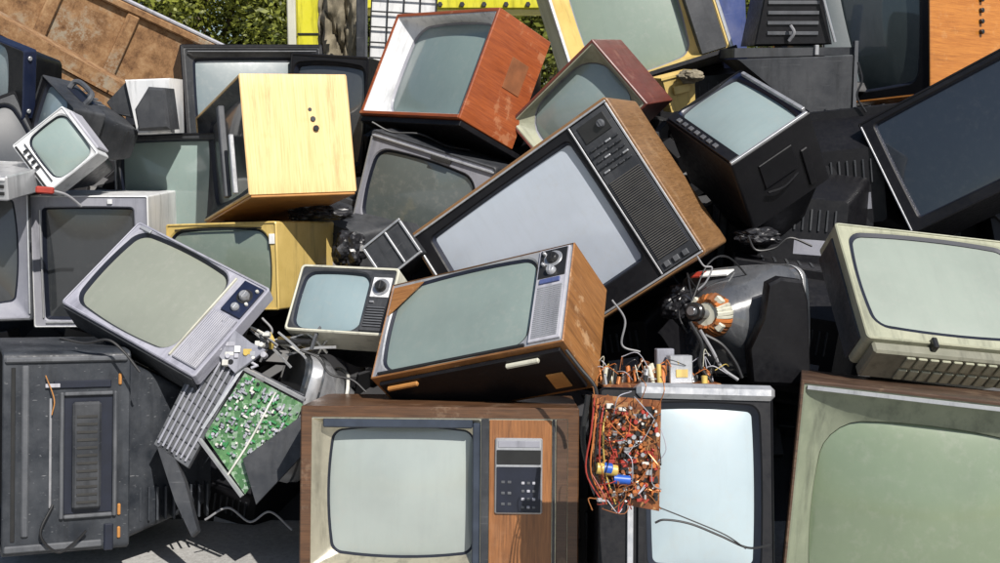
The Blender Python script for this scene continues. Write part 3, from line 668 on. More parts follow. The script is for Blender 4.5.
for lab, px, py, z, rx, ry, rz, dm, mt in (
    ('black casing below the ribbed housing, left of the wide black set', 835, 175, 4.2, 0, 6, 168, (.5, .3, .45), 'black'),
    ('black casing in shade under the face up set', 790, 225, 4.05, 5, -4, 175, (.5, .25, .4), 'black'),
    ('dark casing in the gap right of the keypad console', 605, 500, 3.35, 0, 2, 170, (.4, .25, .42), 'black'),
    ('dark casing below the tipped big set and left of the bare tube', 635, 345, 4.0, 8, 12, 160, (.42, .25, .34), 'black'),
    ('black casing under the green circuit board', 268, 470, 3.85, -6, -12, 165, (.4, .3, .32), 'black'),
    ('dark casing behind the small cream edged portable', 375, 250, 4.2, 10, -14, 150, (.35, .25, .3), 'charcoal'),
    ('dark casing filling the gap left of the portable with a handle', 15, 150, 4.3, 5, 10, 150, (.4, .3, .4), 'black'),
    ('black casing filling the gap below the yellow framed set', 705, 100, 4.75, 5, 5, 175, (.7, .2, .32), 'black'),
    ('black casing behind the orange wood set and above the grey set', 470, 165, 4.45, 5, 5, 185, (.5, .22, .32), 'black'),
    ('black casing behind the bare tube and the olive set', 790, 330, 3.75, 0, -8, 170, (.42, .25, .42), 'black')):
    rt_ = tv(None, 'television', lab, mt, 'black', 'g_blk', (-dm[0]*.4, dm[0]*.4, .04, dm[2]-.04), pose=P(px, py, z, rx, ry, rz, dm), dim=dm, bmat=mt, hb=.5, vents=False)
    yb_ = dm[1]+max(.14, dm[1]*.5); w0, h0 = dm[0], dm[2]
    for i in range(7): MB().box(-w0*.2+w0*.05*i, -w0*.2+w0*.05*i+.006, yb_-.004, yb_+.006, h0*.45, h0*.62, b=.001).build('rib', 'charcoal', rt_)
    MB().box(-w0*.18, w0*.05, yb_-.003, yb_+.001, h0*.26, h0*.38, b=.0003).build('rating_label', 'grey', rt_)
    for sx in (-1, 1):
        for zz in (.08, .92): MB().cyl((sx*w0*.44, dm[1]-.002, h0*zz), (0, 1, 0), .006, .006, n=10).build('screw', 'dark_metal', rt_)
        for i in range(8): MB().box(sx*w0*.5-.002, sx*w0*.5+.002, dm[1]*(.2+.08*i), dm[1]*(.2+.08*i)+.006, h0*.3, h0*.8, b=.0005).build('side_rib', 'charcoal', rt_)
        for i in range(8): MB().box(w0*(-.35+.09*i), w0*(-.35+.09*i)+.008, dm[1]*.25, dm[1]*.75, h0-.001, h0+.003, b=.0005).build('top_rib', 'charcoal', rt_) if sx > 0 else None
t = thing('television', 'white cased set with a dark six sided tube cover at the upper left', 'television', at(148, 131, 3.9), (0, R(-3), R(-6)), 'sets in the pile')
q = lambda px, py: ((px-148)/FPX*3.9, (131-py)/FPX*3.9)
prism([q(128, 79), q(175, 80), q(172, 134), q(136, 134)], 0, .12, .006).build('front_frame', 'white', t)
prism([q(164, 89), q(180, 91), q(182, 131), q(150, 131), q(148, 110)], -.1, -.001, .01).build('tube_cover', 'charcoal', t)
prism([q(104, 100), q(127, 80), q(133, 118), q(112, 112)], .02, .12, .006).build('side', 'charcoal', t)
# stickers and tape left on the sets
for root_label, x0, x1, z0, z1, y_, mt in (('mustard', .165, .183, .2, .23, 0, 'paper'), ('large black set upright', -.24, -.21, .005, .02, 0, 'paper'), ('wide black', .1, .16, .012, .03, 0, 'charcoal_light')):
    for o in list(col.objects):
        if o.parent is None and str(o.get('label', '')).startswith(root_label) and o.get('category') == 'television':
            MB().box(x0, x1, .0, .006, z0, z1, b=.0005).build('sticker', mt, o)
# small broken box with bright edges in the middle
cc = at(392, 250, 3.55); t = thing('set_top_box', 'small dark box with bent metal edges beside the tipped big set', 'box', cc, (R(-10), R(-38), R(-12)))
MB().box(-.07, .07, 0, .14, -.06, .06, b=.003).build('case', 'charcoal', t)
for a in ((-.074, .074, .056, .063), (-.074, .074, -.063, -.056)): MB().box(a[0], a[1], -.006, .004, a[2], a[3], b=.001).build('metal_edge', 'silver', t)
for a in ((-.074, -.067), (.067, .074), (.01, .016)): MB().box(a[0], a[1], -.006, .004, -.055, .055, b=.001).build('metal_edge', 'silver', t)

t = thing('storage_bin', 'small yellow plastic bin wedged behind the face up black set', 'bin', at(684, 104, 4.25), (R(4), R(-14), R(10)))
MB().loft([[Vector((x*k, y*k+.06, z)) for x, y in ((-1, -1), (1, -1), (1, 1), (-1, 1))] for k, z in ((.045, -.02), (.06, .1), (.066, .1), (.066, .108), (.06, .108), (.045, 0))], True, True).build('tub', 'yellow', t, None)
MB().box(-.03, .03, -.012, -.002, .04, .07, b=.002).build('handle', 'yellow', t)
# ================================================================== BARE PICTURE TUBES
def tube_thing(label, loc, rot, w, h, L, dag='dag', face='g_blk', group=None):
    """picture tube: face at y=0 looking -y, funnel behind it"""
    t = thing('picture_tube', label, 'picture tube', loc, rot, group)
    rr_ = lambda k, y, e=.04: rect(-w/2*k, w/2*k, -h/2*k, h/2*k, e+(.5*min(w, h)*k-e)*max(0, (1-k))*.9, y, .01*k)
    fp = MB().loft([rr_(.96, -.004), rr_(1, .004), rr_(1, .05)], True); fp.build('face_plate', face, t)
    prof = [(1, .0505), (.985, .07), (.88, L*.24), (.72, L*.36), (.52, L*.5), (.34, L*.6), (.2, L*.66)]
    fu = MB(); rings = []
    for k, y in prof:
        r0 = rr_(k, y); m_ = max(0, (1-k))**.8
        rad = k*(w+h)/4
        rings.append([Vector((p.x*(1-m_)+rad*p.x/max(1e-5, math.hypot(p.x, p.z))*m_, y, p.z*(1-m_)+rad*p.z/max(1e-5, math.hypot(p.x, p.z))*m_)) for p in r0])
    fu.loft(rings, False, True).build('funnel', dag, t, 50)
    MB().loft([rr_(1.012, .012), rr_(1.02, .014), rr_(1.02, .042), rr_(1.012, .044)]).build('tension_band', 'silver', t)
    MB().cyl((0, L*.64, 0), (0, 1, 0), .013, L*.36).build('neck', 'dag', t)
    y = MB()
    for k, (a, b_) in enumerate(((.053, .0), (.048, .018), (.04, .036))): y.cyl((0, L*.6+b_, 0), (0, 1, 0), a, .016, n=24, b=.3)
    yo = y.build('deflection_yoke', 'cream', t)
    for k in range(30):
        a = 2*PI*k/30; c_ = MB()
        c_.tube([(.048*math.cos(a), L*.6-.006, .048*math.sin(a)), (.056*math.cos(a+.12), L*.6+.012, .056*math.sin(a+.12)), (.05*math.cos(a+.2), L*.6+.035, .05*math.sin(a+.2)), (.036*math.cos(a+.3), L*.6+.056, .036*math.sin(a+.3))], .0052+.001*(k % 3), 5)
        c_.build('winding', ('copper', 'orange_part', 'copper', 'rust_brown', 'copper')[k % 5] if not 12 <= k <= 15 else 'cream', yo)
    for k in range(4):
        a = PI/4+PI/2*k; MB().box(-.012, .012, L*.6+.03, L*.6+.05, .038, .06, Matrix.Rotation(a, 4, 'Y'), b=.003).build('clamp', 'cream', yo)
    MB().cyl((0, L*.9, 0), (0, 1, 0), .026, .02).build('neck_socket', 'knob_black', t)
    return t
e = Euler((R(12), R(8), R(143)))
t = tube_thing('bare grey picture tube with copper coil and red and white sticker, neck pointing forward', at(748, 322, 3.45), e, .36, .29, .34)
st = MB().box(-.1, .0, .1, .103, .0, .03); 
def stick(t, pts, mt, nm='sticker', th=.002):
    c = sum((Vector(p) for p in pts), Vector())/len(pts); n = (Vector(pts[1])-Vector(pts[0])).cross(Vector(pts[2])-Vector(pts[1])).normalized()*th
    k = len(pts); v = [Vector(p)+n for p in pts]+[Vector(p)-n for p in pts]
    obj(nm, v, [list(range(k)), list(range(k, 2*k))]+[[i, (i+1) % k, (i+1) % k+k, i+k] for i in range(k)], mt, t)
stick(t, [(-.0, .085, .142), (.085, .085, .142), (.085, .128, .122), (-.0, .128, .122)], 'paper'); stick(t, [(.0865, .085, .1425), (.115, .085, .1425), (.115, .128, .1225), (.0865, .128, .1225)], 'red')
for i, (a, b_) in enumerate(((.1, .05), (-.05, .1), (.14, -.06))):
    MB().tube([(a, .06, b_), (a*.8, .2, b_+.06), (a*.4, .28, b_*.5+.08), (0, .33, .03)], .0026).build('wire', ('cable_black', 'cable_black', 'cable_grey')[i], t)
e = Euler((R(-18), R(0), R(-72)))
t = tube_thing('bare grey picture tube with white cord lying behind the keypad console', at(284, 410, 3.36), e, .3, .33, .4, 'dag_light')
for y_, k_ in ((.03, 1.0), (.13, .86)):
    MB().tube([(-.14*k_, y_, .1*k_), (-.11*k_, y_, .157*k_), (0, y_+.01, .168*k_), (.1*k_, y_, .16*k_), (.145*k_, y_, .1*k_), (.15*k_, y_, -.05)], .005).build('cord', 'white_part', t)
stick(t, [(-.06, .075, .155), (-.03, .075, .155), (-.03, .095, .15), (-.06, .095, .15)], 'paper')

# ================================================================== CHASSIS AND BOARDS
def comps(t, n, x0, x1, z0, z1, seed, y=-.003, sc_=1.0, pal=('knob_black', 'silver', 'yellow_part', 'blue', 'orange_part', 'white_part', 'red', 'green_part')):
    rs = random.Random(seed); mbs = {}
    for i in range(n):
        mt = rs.choice(pal); x = rs.uniform(x0, x1); z = rs.uniform(z0, z1); k = rs.random(); u = MB()
        if k < .4: u.cyl((x, y, z), (0, -1, 0), rs.uniform(.004, .009)*sc_, rs.uniform(.01, .03)*sc_, n=12)
        elif k < .75:
            a = rs.uniform(.004, .014)*sc_; b_ = rs.uniform(.004, .01)*sc_; u.box(x-a, x+a, y-rs.uniform(.006, .022)*sc_, y, z-b_, z+b_, b=.001)
        else:
            d = Vector((rs.uniform(-1, 1), 0, rs.uniform(-1, 1))).normalized(); u.cyl((x, y-.006, z), d, .0035*sc_, .02*sc_, n=8)
        mm = mbs.setdefault((mt, i < 40), []); mm.append(u)
    nm = ('capacitor', 'resistor', 'transformer', 'coil')
    for (mt, single), us in mbs.items():
        if single:
            for q, u in enumerate(us): u.build(nm[q % 4], mt, t)
        else:
            w = MB()
            for u in us: w.add(u.v, u.f)
            o = w.build('components', mt, t); o['kind'] = 'stuff'
# green board chassis
Zc = 3.12; c0 = at(250, 430, Zc)
t = thing('television_chassis', 'broken grey chassis with bright green circuit board leaning beside the scuffed casing', 'chassis', c0, (R(-22), 0, R(-4)))
q = lambda px, py: ((px-250)/FPX*Zc, (430-py)/FPX*Zc*1.03)
ux, uz = Vector((q(298, 406)[0]-q(240, 376)[0], 0, q(298, 406)[1]-q(240, 376)[1])), Vector((q(208, 432)[0]-q(240, 376)[0], 0, q(208, 432)[1]-q(240, 376)[1]))
bd = prism([q(240, 374), q(302, 404), q(292, 432), q(250, 492), q(204, 436)], .0, .004, .0005); bo = bd.build('circuit_board', 'pcb_green', t)
rs = random.Random(11); grp = {}
for i in range(230):
    a, b_ = rs.random(), rs.random(); px = 240+(60)*a-36*b_; py = 376+32*a+64*b_
    if px+.0 > 292 and py > 440: continue
    x, z = q(px, py); mt = rs.choice(('white_part', 'silver', 'green_part', 'grey', 'knob_black', 'grey_pale', 'green_part', 'grey_pale', 'grey')); u = MB()
    if rs.random() < .5: u.cyl((x, .001, z), (0, -1, 0), rs.uniform(.002, .005), rs.uniform(.004, .012), n=10)
    else:
        an = rs.choice((.46, -1.1)); T = Matrix.Translation((x, 0, z)) @ Matrix.Rotation(an, 4, 'Y'); u.box(-rs.uniform(.003, .01), rs.uniform(.003, .01), -rs.uniform(.003, .008), .001, -.002, .003, T, b=0)
    grp.setdefault(mt, MB()).add(u.v, u.f)
for mt, w in grp.items(): w.build('components', mt, bo)['kind'] = 'stuff'
MB().tube([(*q(274, 393)[:1], -.006, q(274, 393)[1]), (q(252, 440)[0], -.008, q(252, 440)[1]), (q(232, 474)[0], -.006, q(232, 474)[1])], .0028).build('brace_wire', 'white_part', t)
prism([q(247, 459), q(302, 417), q(306, 455), q(264, 502)], -.02, -.012, .001).build('cover_plate', 'charcoal', t)
for a, b_ in (((202, 430), (238, 369)), ((238, 369), (304, 400)), ((200, 440), (248, 494))):
    x0, z0 = q(*a); x1, z1 = q(*b_); MB().tube([(x0, -.004, z0), (x1, -.004, z1)], .006, 4).build('frame_rail', 'silver', t)
    MB().tube([(x0-.012, .02, z0+.01), (x1-.01, .02, z1+.014)], .005, 4).build('frame_rail', 'charcoal_light', t)
gp = prism([q(207, 318), q(246, 350), q(190, 468), q(153, 446)], .0, .02, .002).build('grille_panel', 'charcoal_light', t)
for i in range(7):
    f_ = (i+.5)/7; a = (207+37*f_-1, 322+30*f_+5); b_ = (156+34*f_, 443+20*f_)
    x0, z0 = q(*a); x1, z1 = q(*b_); MB().tube([(x0, -.004, z0), (x1, -.004, z1)], .0036, 4).build('grille_bar', 'grey', gp)
for i in range(11):
    f_ = (i+.5)/11; a = (207-53*f_, 320+125*f_); b_ = (244-54*f_, 352+113*f_)
    x0, z0 = q(*a); x1, z1 = q(*b_); MB().tube([(x0, -.002, z0), (x1, -.002, z1)], .0022, 4).build('grille_bar', 'charcoal_light', gp)
prism([q(156, 447), q(166, 440), q(188, 480), q(206, 527), q(200, 533), q(180, 500)], .0, .03, .004).build('bent_arm', 'charcoal', t)
prism([q(214, 322), q(246, 345), q(262, 352), q(232, 376), q(206, 352)], -.02, -.004, .002).build('torn_plate', 'grey', t)
comps(t, 40, q(205, 0)[0], q(262, 0)[0], q(0, 368)[1], q(0, 335)[1], 5, pal=('silver', 'knob_black', 'grey_pale', 'white_part', 'yellow_part'))
prism([q(230, 349), q(236, 349), q(236, 355), q(230, 355)], -.026, -.021, .0005).build('sticker', 'paper', t)
# torn parts between the silver set and the portable
rs = random.Random(13)
tt = [('black cord draped over the bare tube behind the keypad console', 3.05, 'cable_black', [(300, 350), (318, 358), (330, 374), (352, 380), (366, 392)]),
      ('grey cord coiled below the green circuit board', 3.2, 'cable_grey', [(205, 520), (228, 508), (250, 522), (270, 512), (292, 530)]),
      ('black cord across the dark gap right of the keypad console', 2.9, 'cable_grey', [(592, 420), (600, 450), (590, 480), (604, 520), (598, 563)]),
      ('dark cord hanging in the gap between the tilted wood set and bare tube', 3.3, 'cable_grey', [(612, 300), (625, 320), (622, 345), (640, 352)])]
for lab, z, mt, pts in tt:
    m_ = MB().tube([at(p[0], p[1], z) for p in pts], .003, 7, 8); c_ = sum(m_.v, Vector())/len(m_.v); m_.v = [v-c_ for v in m_.v]
    o = m_.build('cable', mt); o.location = c_; tag(o, lab.replace('black cord across', 'grey cord across').replace('dark cord hanging', 'grey cord hanging'), 'cable')
t = thing('torn_frame', 'crumpled metal frame lying under the small cream edged portable', 'frame', at(290, 343, 3.3), (0, 0, 0))
rs = random.Random(5)
for i in range(13):
    a = Vector((rs.uniform(-.09, .1), rs.uniform(-.02, .04), rs.uniform(-.025, .02))); d = Vector((rs.uniform(-1, 1), .1, rs.uniform(-.5, .5))).normalized()*rs.uniform(.03, .08)
    MB().tube([a-d, a+Vector((0, -.01, .01)), a+d], rs.uniform(.003, .006), 5, 3).build('bar', rs.choice(('silver', 'charcoal_light', 'white_part', 'silver')), t)
MB().box(-.04, .06, -.02, .04, -.0, .012, b=.005).build('bracket', 'knob_black', t)
MB().tube([(-.05, -.02, -.01), (-.045, -.025, .01), (-.055, -.02, .03)], .008).build('connector', 'yellow_part', t)
# brown board
Zb = 2.56; c0 = at(627, 512, Zb)
t = thing('circuit_board', 'brown circuit board crowded with red wires hanging in front of the bright screen', 'circuit board', c0, (R(-6), R(1), R(6)))
q = lambda px, py: ((px-627)/FPX*Zb, (512-py)/FPX*Zb)
prism([q(591, 394), q(661, 401), q(660, 512), q(601, 500), q(592, 470)], 0, .004, .0005).build('board', 'pcb_brown', t)
comps(t, 320, q(595, 0)[0], q(656, 0)[0], q(0, 502)[1], q(0, 405)[1], 21, sc_=.62, pal=('knob_black', 'silver', 'red', 'orange_part', 'copper', 'red', 'white_part', 'orange_part', 'rust_brown', 'silver', 'knob_black', 'rust_brown', 'knob_black', 'dark_metal'))
MB().cyl((q(594, 0)[0], -.02, q(0, 466)[1]), (1, 0, -.15), .012, .045, n=18).build('large_capacitor', 'yellow_part', t)
MB().cyl((q(601, 0)[0], -.021, q(0, 466)[1]), (1, 0, -.15), .0124, .018, n=18).build('capacitor_band', 'blue', t)
MB().cyl((q(611, 0)[0], -.02, q(0, 477)[1]), (1, 0, -.1), .010, .036, n=18).build('large_capacitor', 'blue', t)
rs = random.Random(9)
for i in range(46):
    a = Vector((q(rs.uniform(593, 658), 0)[0], -.008, q(0, rs.uniform(398, 505))[1])); b_ = a+Vector((rs.uniform(-.06, .06), 0, rs.uniform(-.07, .07)))
    b_.x = min(max(b_.x, q(590, 0)[0]), q(659, 0)[0]); b_.z = max(b_.z, .01); mid = (a+b_)/2+Vector((rs.uniform(-.02, .02), -rs.uniform(.015, .04), rs.uniform(-.02, .02)))
    MB().tube([a, a+Vector((0, -.012, 0)), mid, b_+Vector((0, -.012, 0)), b_], .0011, 5, 5).build('wire', rs.choice(('red', 'orange_part', 'rust_brown', 'grey_pale', 'copper', 'cable_black', 'copper', 'cable_grey', 'cable_black')), t)
for i in range(5):
    x = q(593+3*i, 0)[0]; MB().tube([(x, -.006, q(0, 395+i*3)[1]), (x-.012, -.03, q(0, 430)[1]), (x-.02+.004*i, -.02, q(0, 470)[1]), (x+.02, -.01, q(0, 503)[1])], .0018, 5).build('wire', ('red', 'orange_part', 'cable_black', 'red', 'yellow_part')[i], t)
# component chassis on the bright set
Zk = 2.95; c0 = at(660, 386, Zk)
t = thing('tuner_chassis', 'tangle of coils and wires round a metal box above the bright screened set', 'chassis', c0, (R(-8), 0, R(3)))
q = lambda px, py: ((px-660)/FPX*Zk, (386-py)/FPX*Zk)
MB().box(q(603, 0)[0], q(722, 0)[0], 0, .12, -.004, .004, b=.001).build('base_plate', 'pcb_brown', t)
MB().box(q(671, 0)[0], q(694, 0)[0], .01, .06, .004, q(0, 356)[1], b=.002).build('metal_box', 'silver', t)
MB().box(q(662, 0)[0], q(680, 0)[0], .065, .1, .004, q(0, 350)[1], b=.002).build('metal_box', 'grey', t)
MB().box(q(677, 0)[0], q(689, 0)[0], .007, .0105, q(0, 378)[1], q(0, 370)[1], b=.0005).build('sticker', 'yellow', t)
rs = random.Random(31)
for i in range(44):
    x = q(rs.choice((rs.uniform(603, 668), rs.uniform(640, 668), rs.uniform(696, 720))), 0)[0]; y = rs.uniform(0, .1); r_ = rs.uniform(.003, .008)
    MB().cyl((x, y, .004), (rs.uniform(-.3, .3), rs.uniform(-.3, .3), 1), r_, rs.uniform(.015, .05), n=12).build(rs.choice(('capacitor', 'coil')), rs.choice(('yellow_part', 'silver', 'white_part', 'cream', 'orange_part', 'knob_black', 'silver', 'copper', 'grey_pale')), t)
for i in range(40):
    a = Vector((q(rs.uniform(600, 720), 0)[0], rs.uniform(-.01, .1), rs.uniform(.005, .05))); b_ = a+Vector((rs.uniform(-.07, .07), rs.uniform(-.02, .03), rs.uniform(-.02, .03)))
    MB().tube([a, (a+b_)/2+Vector((rs.uniform(-.02, .02), -.01, rs.uniform(.01, .03))), b_], .0012, 5, 5).build('wire', rs.choice(('yellow_part', 'grey_pale', 'orange_part', 'cable_black', 'cream', 'rust_brown', 'cable_black')), t)
# loose cables
def cable(lab, mt, r_, pts, z): 
    m_ = MB().tube([at(p[0], p[1], z+(p[2] if len(p) > 2 else 0)) for p in pts], r_, 7, 8)
    c_ = sum(m_.v, Vector())/len(m_.v); m_.v = [v-c_ for v in m_.v]; o = m_.build('cable', mt); o.location = c_; tag(o, lab, 'cable'); return o
cable('thin black cable drooping across the bright screen', 'cable_black', .0025, [(655, 523, 0), (665, 520), (690, 524), (720, 536), (748, 548), (770, 545, .03)], 2.58)
cable('thinner black lead crossing above the drooping cable on the bright screen', 'cable_black', .0015, [(660, 508, 0), (690, 520), (725, 535), (746, 549)], 2.575)
cable('black cable looping right of the copper coil above the metal box', 'cable_black', .005, [(705, 335), (722, 345), (735, 362), (742, 378)], 3.05)
cable('light grey cable from the copper coil down to the metal box', 'cable_grey', .0045, [(700, 330), (712, 350), (722, 368), (738, 380)], 3.02)
cable('black cable hanging left of the metal box', 'cable_black', .005, [(690, 322), (702, 345), (700, 365), (712, 383)], 3.0)
cable('pale bent lead beside the big tipped set corner', 'cable_grey', .0025, [(697, 256), (704, 266), (712, 268), (706, 282), (698, 290)], 3.2)
cable('black cable hanging beside the keypad console right side', 'cable_black', .006, [(588, 395), (583, 440), (592, 478), (604, 500), (612, 505)], 2.64)
cable('dark cable along the wood underside edge', 'cable_black', .004, [(566, 350), (580, 368), (594, 385), (598, 400)], 2.72)

t = thing('plastic_cover', 'black curved plastic cover standing in front of the bare tube with the copper coil', 'cover', at(790, 390, 3.22), (0, 0, R(4)))
q = lambda px, py: ((px-790)/FPX*3.22, (390-py)/FPX*3.22)
prism([q(752, 385), q(748, 350), q(762, 318), q(766, 283), q(778, 277), q(800, 280), q(806, 300), q(812, 388)], 0, .06, .008).build('shell', 'black', t)
rs = random.Random(77)
for lab, z, pts in (
    ('black cord hanging in front of the black casing left of the wide black set', 3.95, [(842, 150), (846, 180), (838, 205), (850, 232)]),
    ('black cord trailing over the upper edge of the scuffed casing', 3.05, [(60, 338), (85, 343), (108, 340), (124, 352), (140, 372)]),
    ('black cord hanging between the orange wood set and the grey set below', 4.0, [(372, 122), (392, 132), (420, 134), (447, 146), (470, 150)]),
    ('black cord looping down under the face up black set', 3.5, [(748, 236), (756, 250), (775, 248), (790, 238), (812, 246)]),
    ('grey cord below the mustard yellow set', 3.45, [(262, 318), (272, 330), (268, 342), (280, 350)]),
    ('cord hanging down the black rear housing at the upper right', 4.0, [(858, 62), (862, 80), (857, 96), (866, 112)])):
    cable(lab, 'cable_grey' if lab.startswith('grey') else 'cable_black', .0035, pts, z)
# crumpled black bags
def bag(lab, px, py, z, s, seed, mt='bag'):
    bm = bmesh.new(); bmesh.ops.create_icosphere(bm, subdivisions=4, radius=1)
    for v in bm.verts:
        p = v.co.copy(); k = 1+.35*noise.noise(p*1.7+Vector((seed, 0, 0)))+.22*abs(noise.noise(p*4+Vector((0, seed, 0))))+.1*noise.noise(p*9)
        v.co = Vector((p.x*s[0], p.y*s[1], p.z*s[2]))*k
    me = bpy.data.meshes.new('crumpled_bag'); bm.to_mesh(me); bm.free(); me.materials.append(M[mt])
    me.polygons.foreach_set('use_smooth', [False]*len(me.polygons))
    o = bpy.data.objects.new('crumpled_bag', me); col.objects.link(o); o.location = at(px, py, z); tag(o, lab, 'bag')
bag('crumpled black plastic between the plywood side and the yellow set', 318, 212, 3.9, (.1, .08, .03), 1)
bag('crumpled black plastic left of the small dark box', 350, 250, 3.8, (.05, .05, .06), 2)
bag('crumpled grey black plastic under the face up black set', 756, 236, 3.65, (.07, .05, .025), 3)
bag('crumpled dark plastic left of the copper coil', 680, 305, 3.45, (.05, .05, .05), 4)
bag('small crumpled rag above the corner of the maroon set', 691, 76, 4.2, (.042, .04, .022), 5, 'tarp_brown')

# ================================================================== BEHIND THE PILE
# white wire grid shelf and steel post
t = thing('wire_shelf', 'white shelf panel with dark wire grid behind the orange wood set', 'shelf', at(392, 150, 5.1), (0, R(3), R(4)))
q = lambda px, py: ((px-392)/FPX*5.1, (150-py)/FPX*5.1)
x0, z1 = q(366, -30); x1, z0 = q(430, 120)
MB().box(x0, x1, .01, .03, z0, z1).build('back_panel', 'white', t)
gw = MB(); 
for i in range(12): x = x0+(x1-x0)*i/11; 
for x in [x0+(x1-x0)*i/4 for i in range(5)]: gw.tube([(x, 0, z0), (x, 0, z1)], .0028, 6, 1)
for z in [z0+(z1-z0)*i/10 for i in range(11)]: gw.tube([(x0, -.006, z), (x1, -.006, z)], .0036, 6, 1)
gw.build('wire_grid', 'knob_black', t)
t = thing('steel_post', 'dark steel post with bright edge left of the white wire shelf', 'post', at(361, 170, 5.0), (0, R(1), 0))
MB().box(-.022, .012, 0, .05, 0, .85, b=.003).build('channel', 'charcoal', t); MB().box(.0125, .022, .0, .03, 0, .85, b=.002).build('edge_strip', 'charcoal_light', t)
# brown tarpaulin
nv = 26; v = []; z_ = 5.3
for j in range(nv+1):
    for i in range(nv+1):
        p = at(318+46*i/nv, 70-95*j/nv, z_); k = noise.noise(Vector((i*.16, j*.09, 3)))*.16+noise.noise(Vector((i*.5, j*.3, 8)))*.05
        v.append(p+Vector((0, k, 0)))
c_ = sum(v, Vector())/len(v); v = [a-c_ for a in v]
f = [[j*(nv+1)+i, j*(nv+1)+i+1, (j+1)*(nv+1)+i+1, (j+1)*(nv+1)+i] for j in range(nv) for i in range(nv)]
o = obj('tarpaulin', v, f, 'tarp_brown', None, 60); o.location = c_; so = o.modifiers.new('s', 'SOLIDIFY'); so.thickness = .008
tag(o, 'brown rumpled tarpaulin between the yellow machine and the steel post', 'tarpaulin')
# yellow machine
Zm = 6.2; c0 = at(307, 150, Zm); c0.z = 0
t = thing('yellow_machine', 'bright yellow machine body rising behind the top of the pile', 'machine', c0)
q = lambda px, py: ((px-307)/FPX*Zm, (at(307, py, Zm).z))
x0, z1 = q(290, -60); x1, _ = q(325, 0)
MB().box(x0+.045, x1, 0, .5, .3, z1, b=.01).build('upright', 'machine_yellow', t)
MB().box(x0, x0+.044, -.01, .5, .3, z1, b=.006).build('edge_plate', 'cream', t)
a0, zt = q(425, -60); a1, zb = q(570, 13)
MB().box(x1+.001, q(580, 0)[0], .1, .45, q(0, 9)[1], z1-.02, b=.01).build('crossbeam', 'machine_yellow', t)
for i in range(6): MB().cyl((q(440+22*i, 0)[0], .1, q(0, 4)[1]), (0, -1, 0), .014, .012, n=6).build('bolt', 'dark_metal', t)
MB().box(x0+.05, x1+.0, -.006, .0, q(0, 34)[1]-.01, q(0, 34)[1]+.0, b=.002).build('seam', 'knob_black', t)
MB().box(x0+.1, x0+.16, .0, .5, 0, .3, b=.01).build('leg', 'dark_metal', t)
MB().box(q(560, 0)[0], q(560, 0)[0]+.1, .15, .4, 0, q(0, 9)[1]-.001, b=.01).build('leg', 'dark_metal', t)
# blue and yellow post right of the yellow framed set
t = thing('blue_panel', 'upright blue plastic panel right of the yellow framed set', 'panel', at(738, 62, 4.55), (0, R(-6), 0))
prism([(-.055, -.04), (.035, -.04), (.05, .3), (-.06, .3)], 0, .05, .005).build('panel', 'blue_plastic', t)
prism([(-.052, -.055), (.03, -.055), (.03, -.0405), (-.052, -.0405)], -.005, .05, .002).build('foot', 'charcoal', t)
# rusty container
def plank(parent, name, p0, p1, up, th, mt, nrm):
    pass
A = at(-150, -128, 6.0); B = at(230, 50, 7.2)
ux = (B-A).normalized(); back = Vector((0, 1, 0)); back = (back-ux*back.dot(ux)).normalized(); uz = ux.cross(back).normalized()
if uz.z < 0: uz = -uz
Mx = Matrix((ux, back, uz)).transposed().to_4x4(); Mx.translation = A
L = (B-A).length
t = thing('rusty_container', 'rusty brown steel container wall with flaking paint sloping down behind the left sets', 'container', A, Mx.to_euler())
MB().box(0, L+.0, 0, .03, -2.6, -.05, b=.004).build('wall', 'rust_paint', t)
MB().box(-.02, L+.02, -.03, .06, -.05, .0, b=.01).build('top_rail', 'rust_paint', t)
for i in range(5):
    x = L*(.12+.2*i); MB().box(x-.035, x+.035, -.028, -.001, -1.6, -.052, b=.006).build('stiffener', 'rust_paint', t)
MB().tube([(0, -.02, .008), (L*.5, -.02, .010), (L, -.02, .008)], .012, 8, 2).build('rail_edge', 'grey_pale', t)
E_ = at(0, 16, 5.6); F_ = at(130, 88, 5.9); d_ = (F_-E_).normalized()
m_ = MB(); upv = Vector((0, 0, 1)); bk = Vector((0, 1, 0))
def beam(p0, p1, w_, h_):
    u = (p1-p0).normalized(); b_ = (bk-u*bk.dot(u)).normalized(); z = u.cross(b_).normalized(); z = z if z.z > 0 else -z
    c = []
    for p in (p0, p1): c += [p, p+b_*w_, p+b_*w_-z*h_, p-z*h_]
    Mi = Mx.inverted(); return [Mi @ a for a in c], [[0, 1, 2, 3], [4, 5, 6, 7], [0, 1, 5, 4], [1, 2, 6, 5], [2, 3, 7, 6], [3, 0, 4, 7]]
ext = (F_-E_)*.5; 
MB().add(*beam(E_-ext, F_+ext*.08, .18, .06)).build('side_rail', 'rust_paint', t)
MB().add(*beam(E_-ext+Vector((0, .05, -.10)), F_+Vector((0, .05, -.10))+ext*.1, .05, .9)).build('lower_wall', 'rust_paint', t)
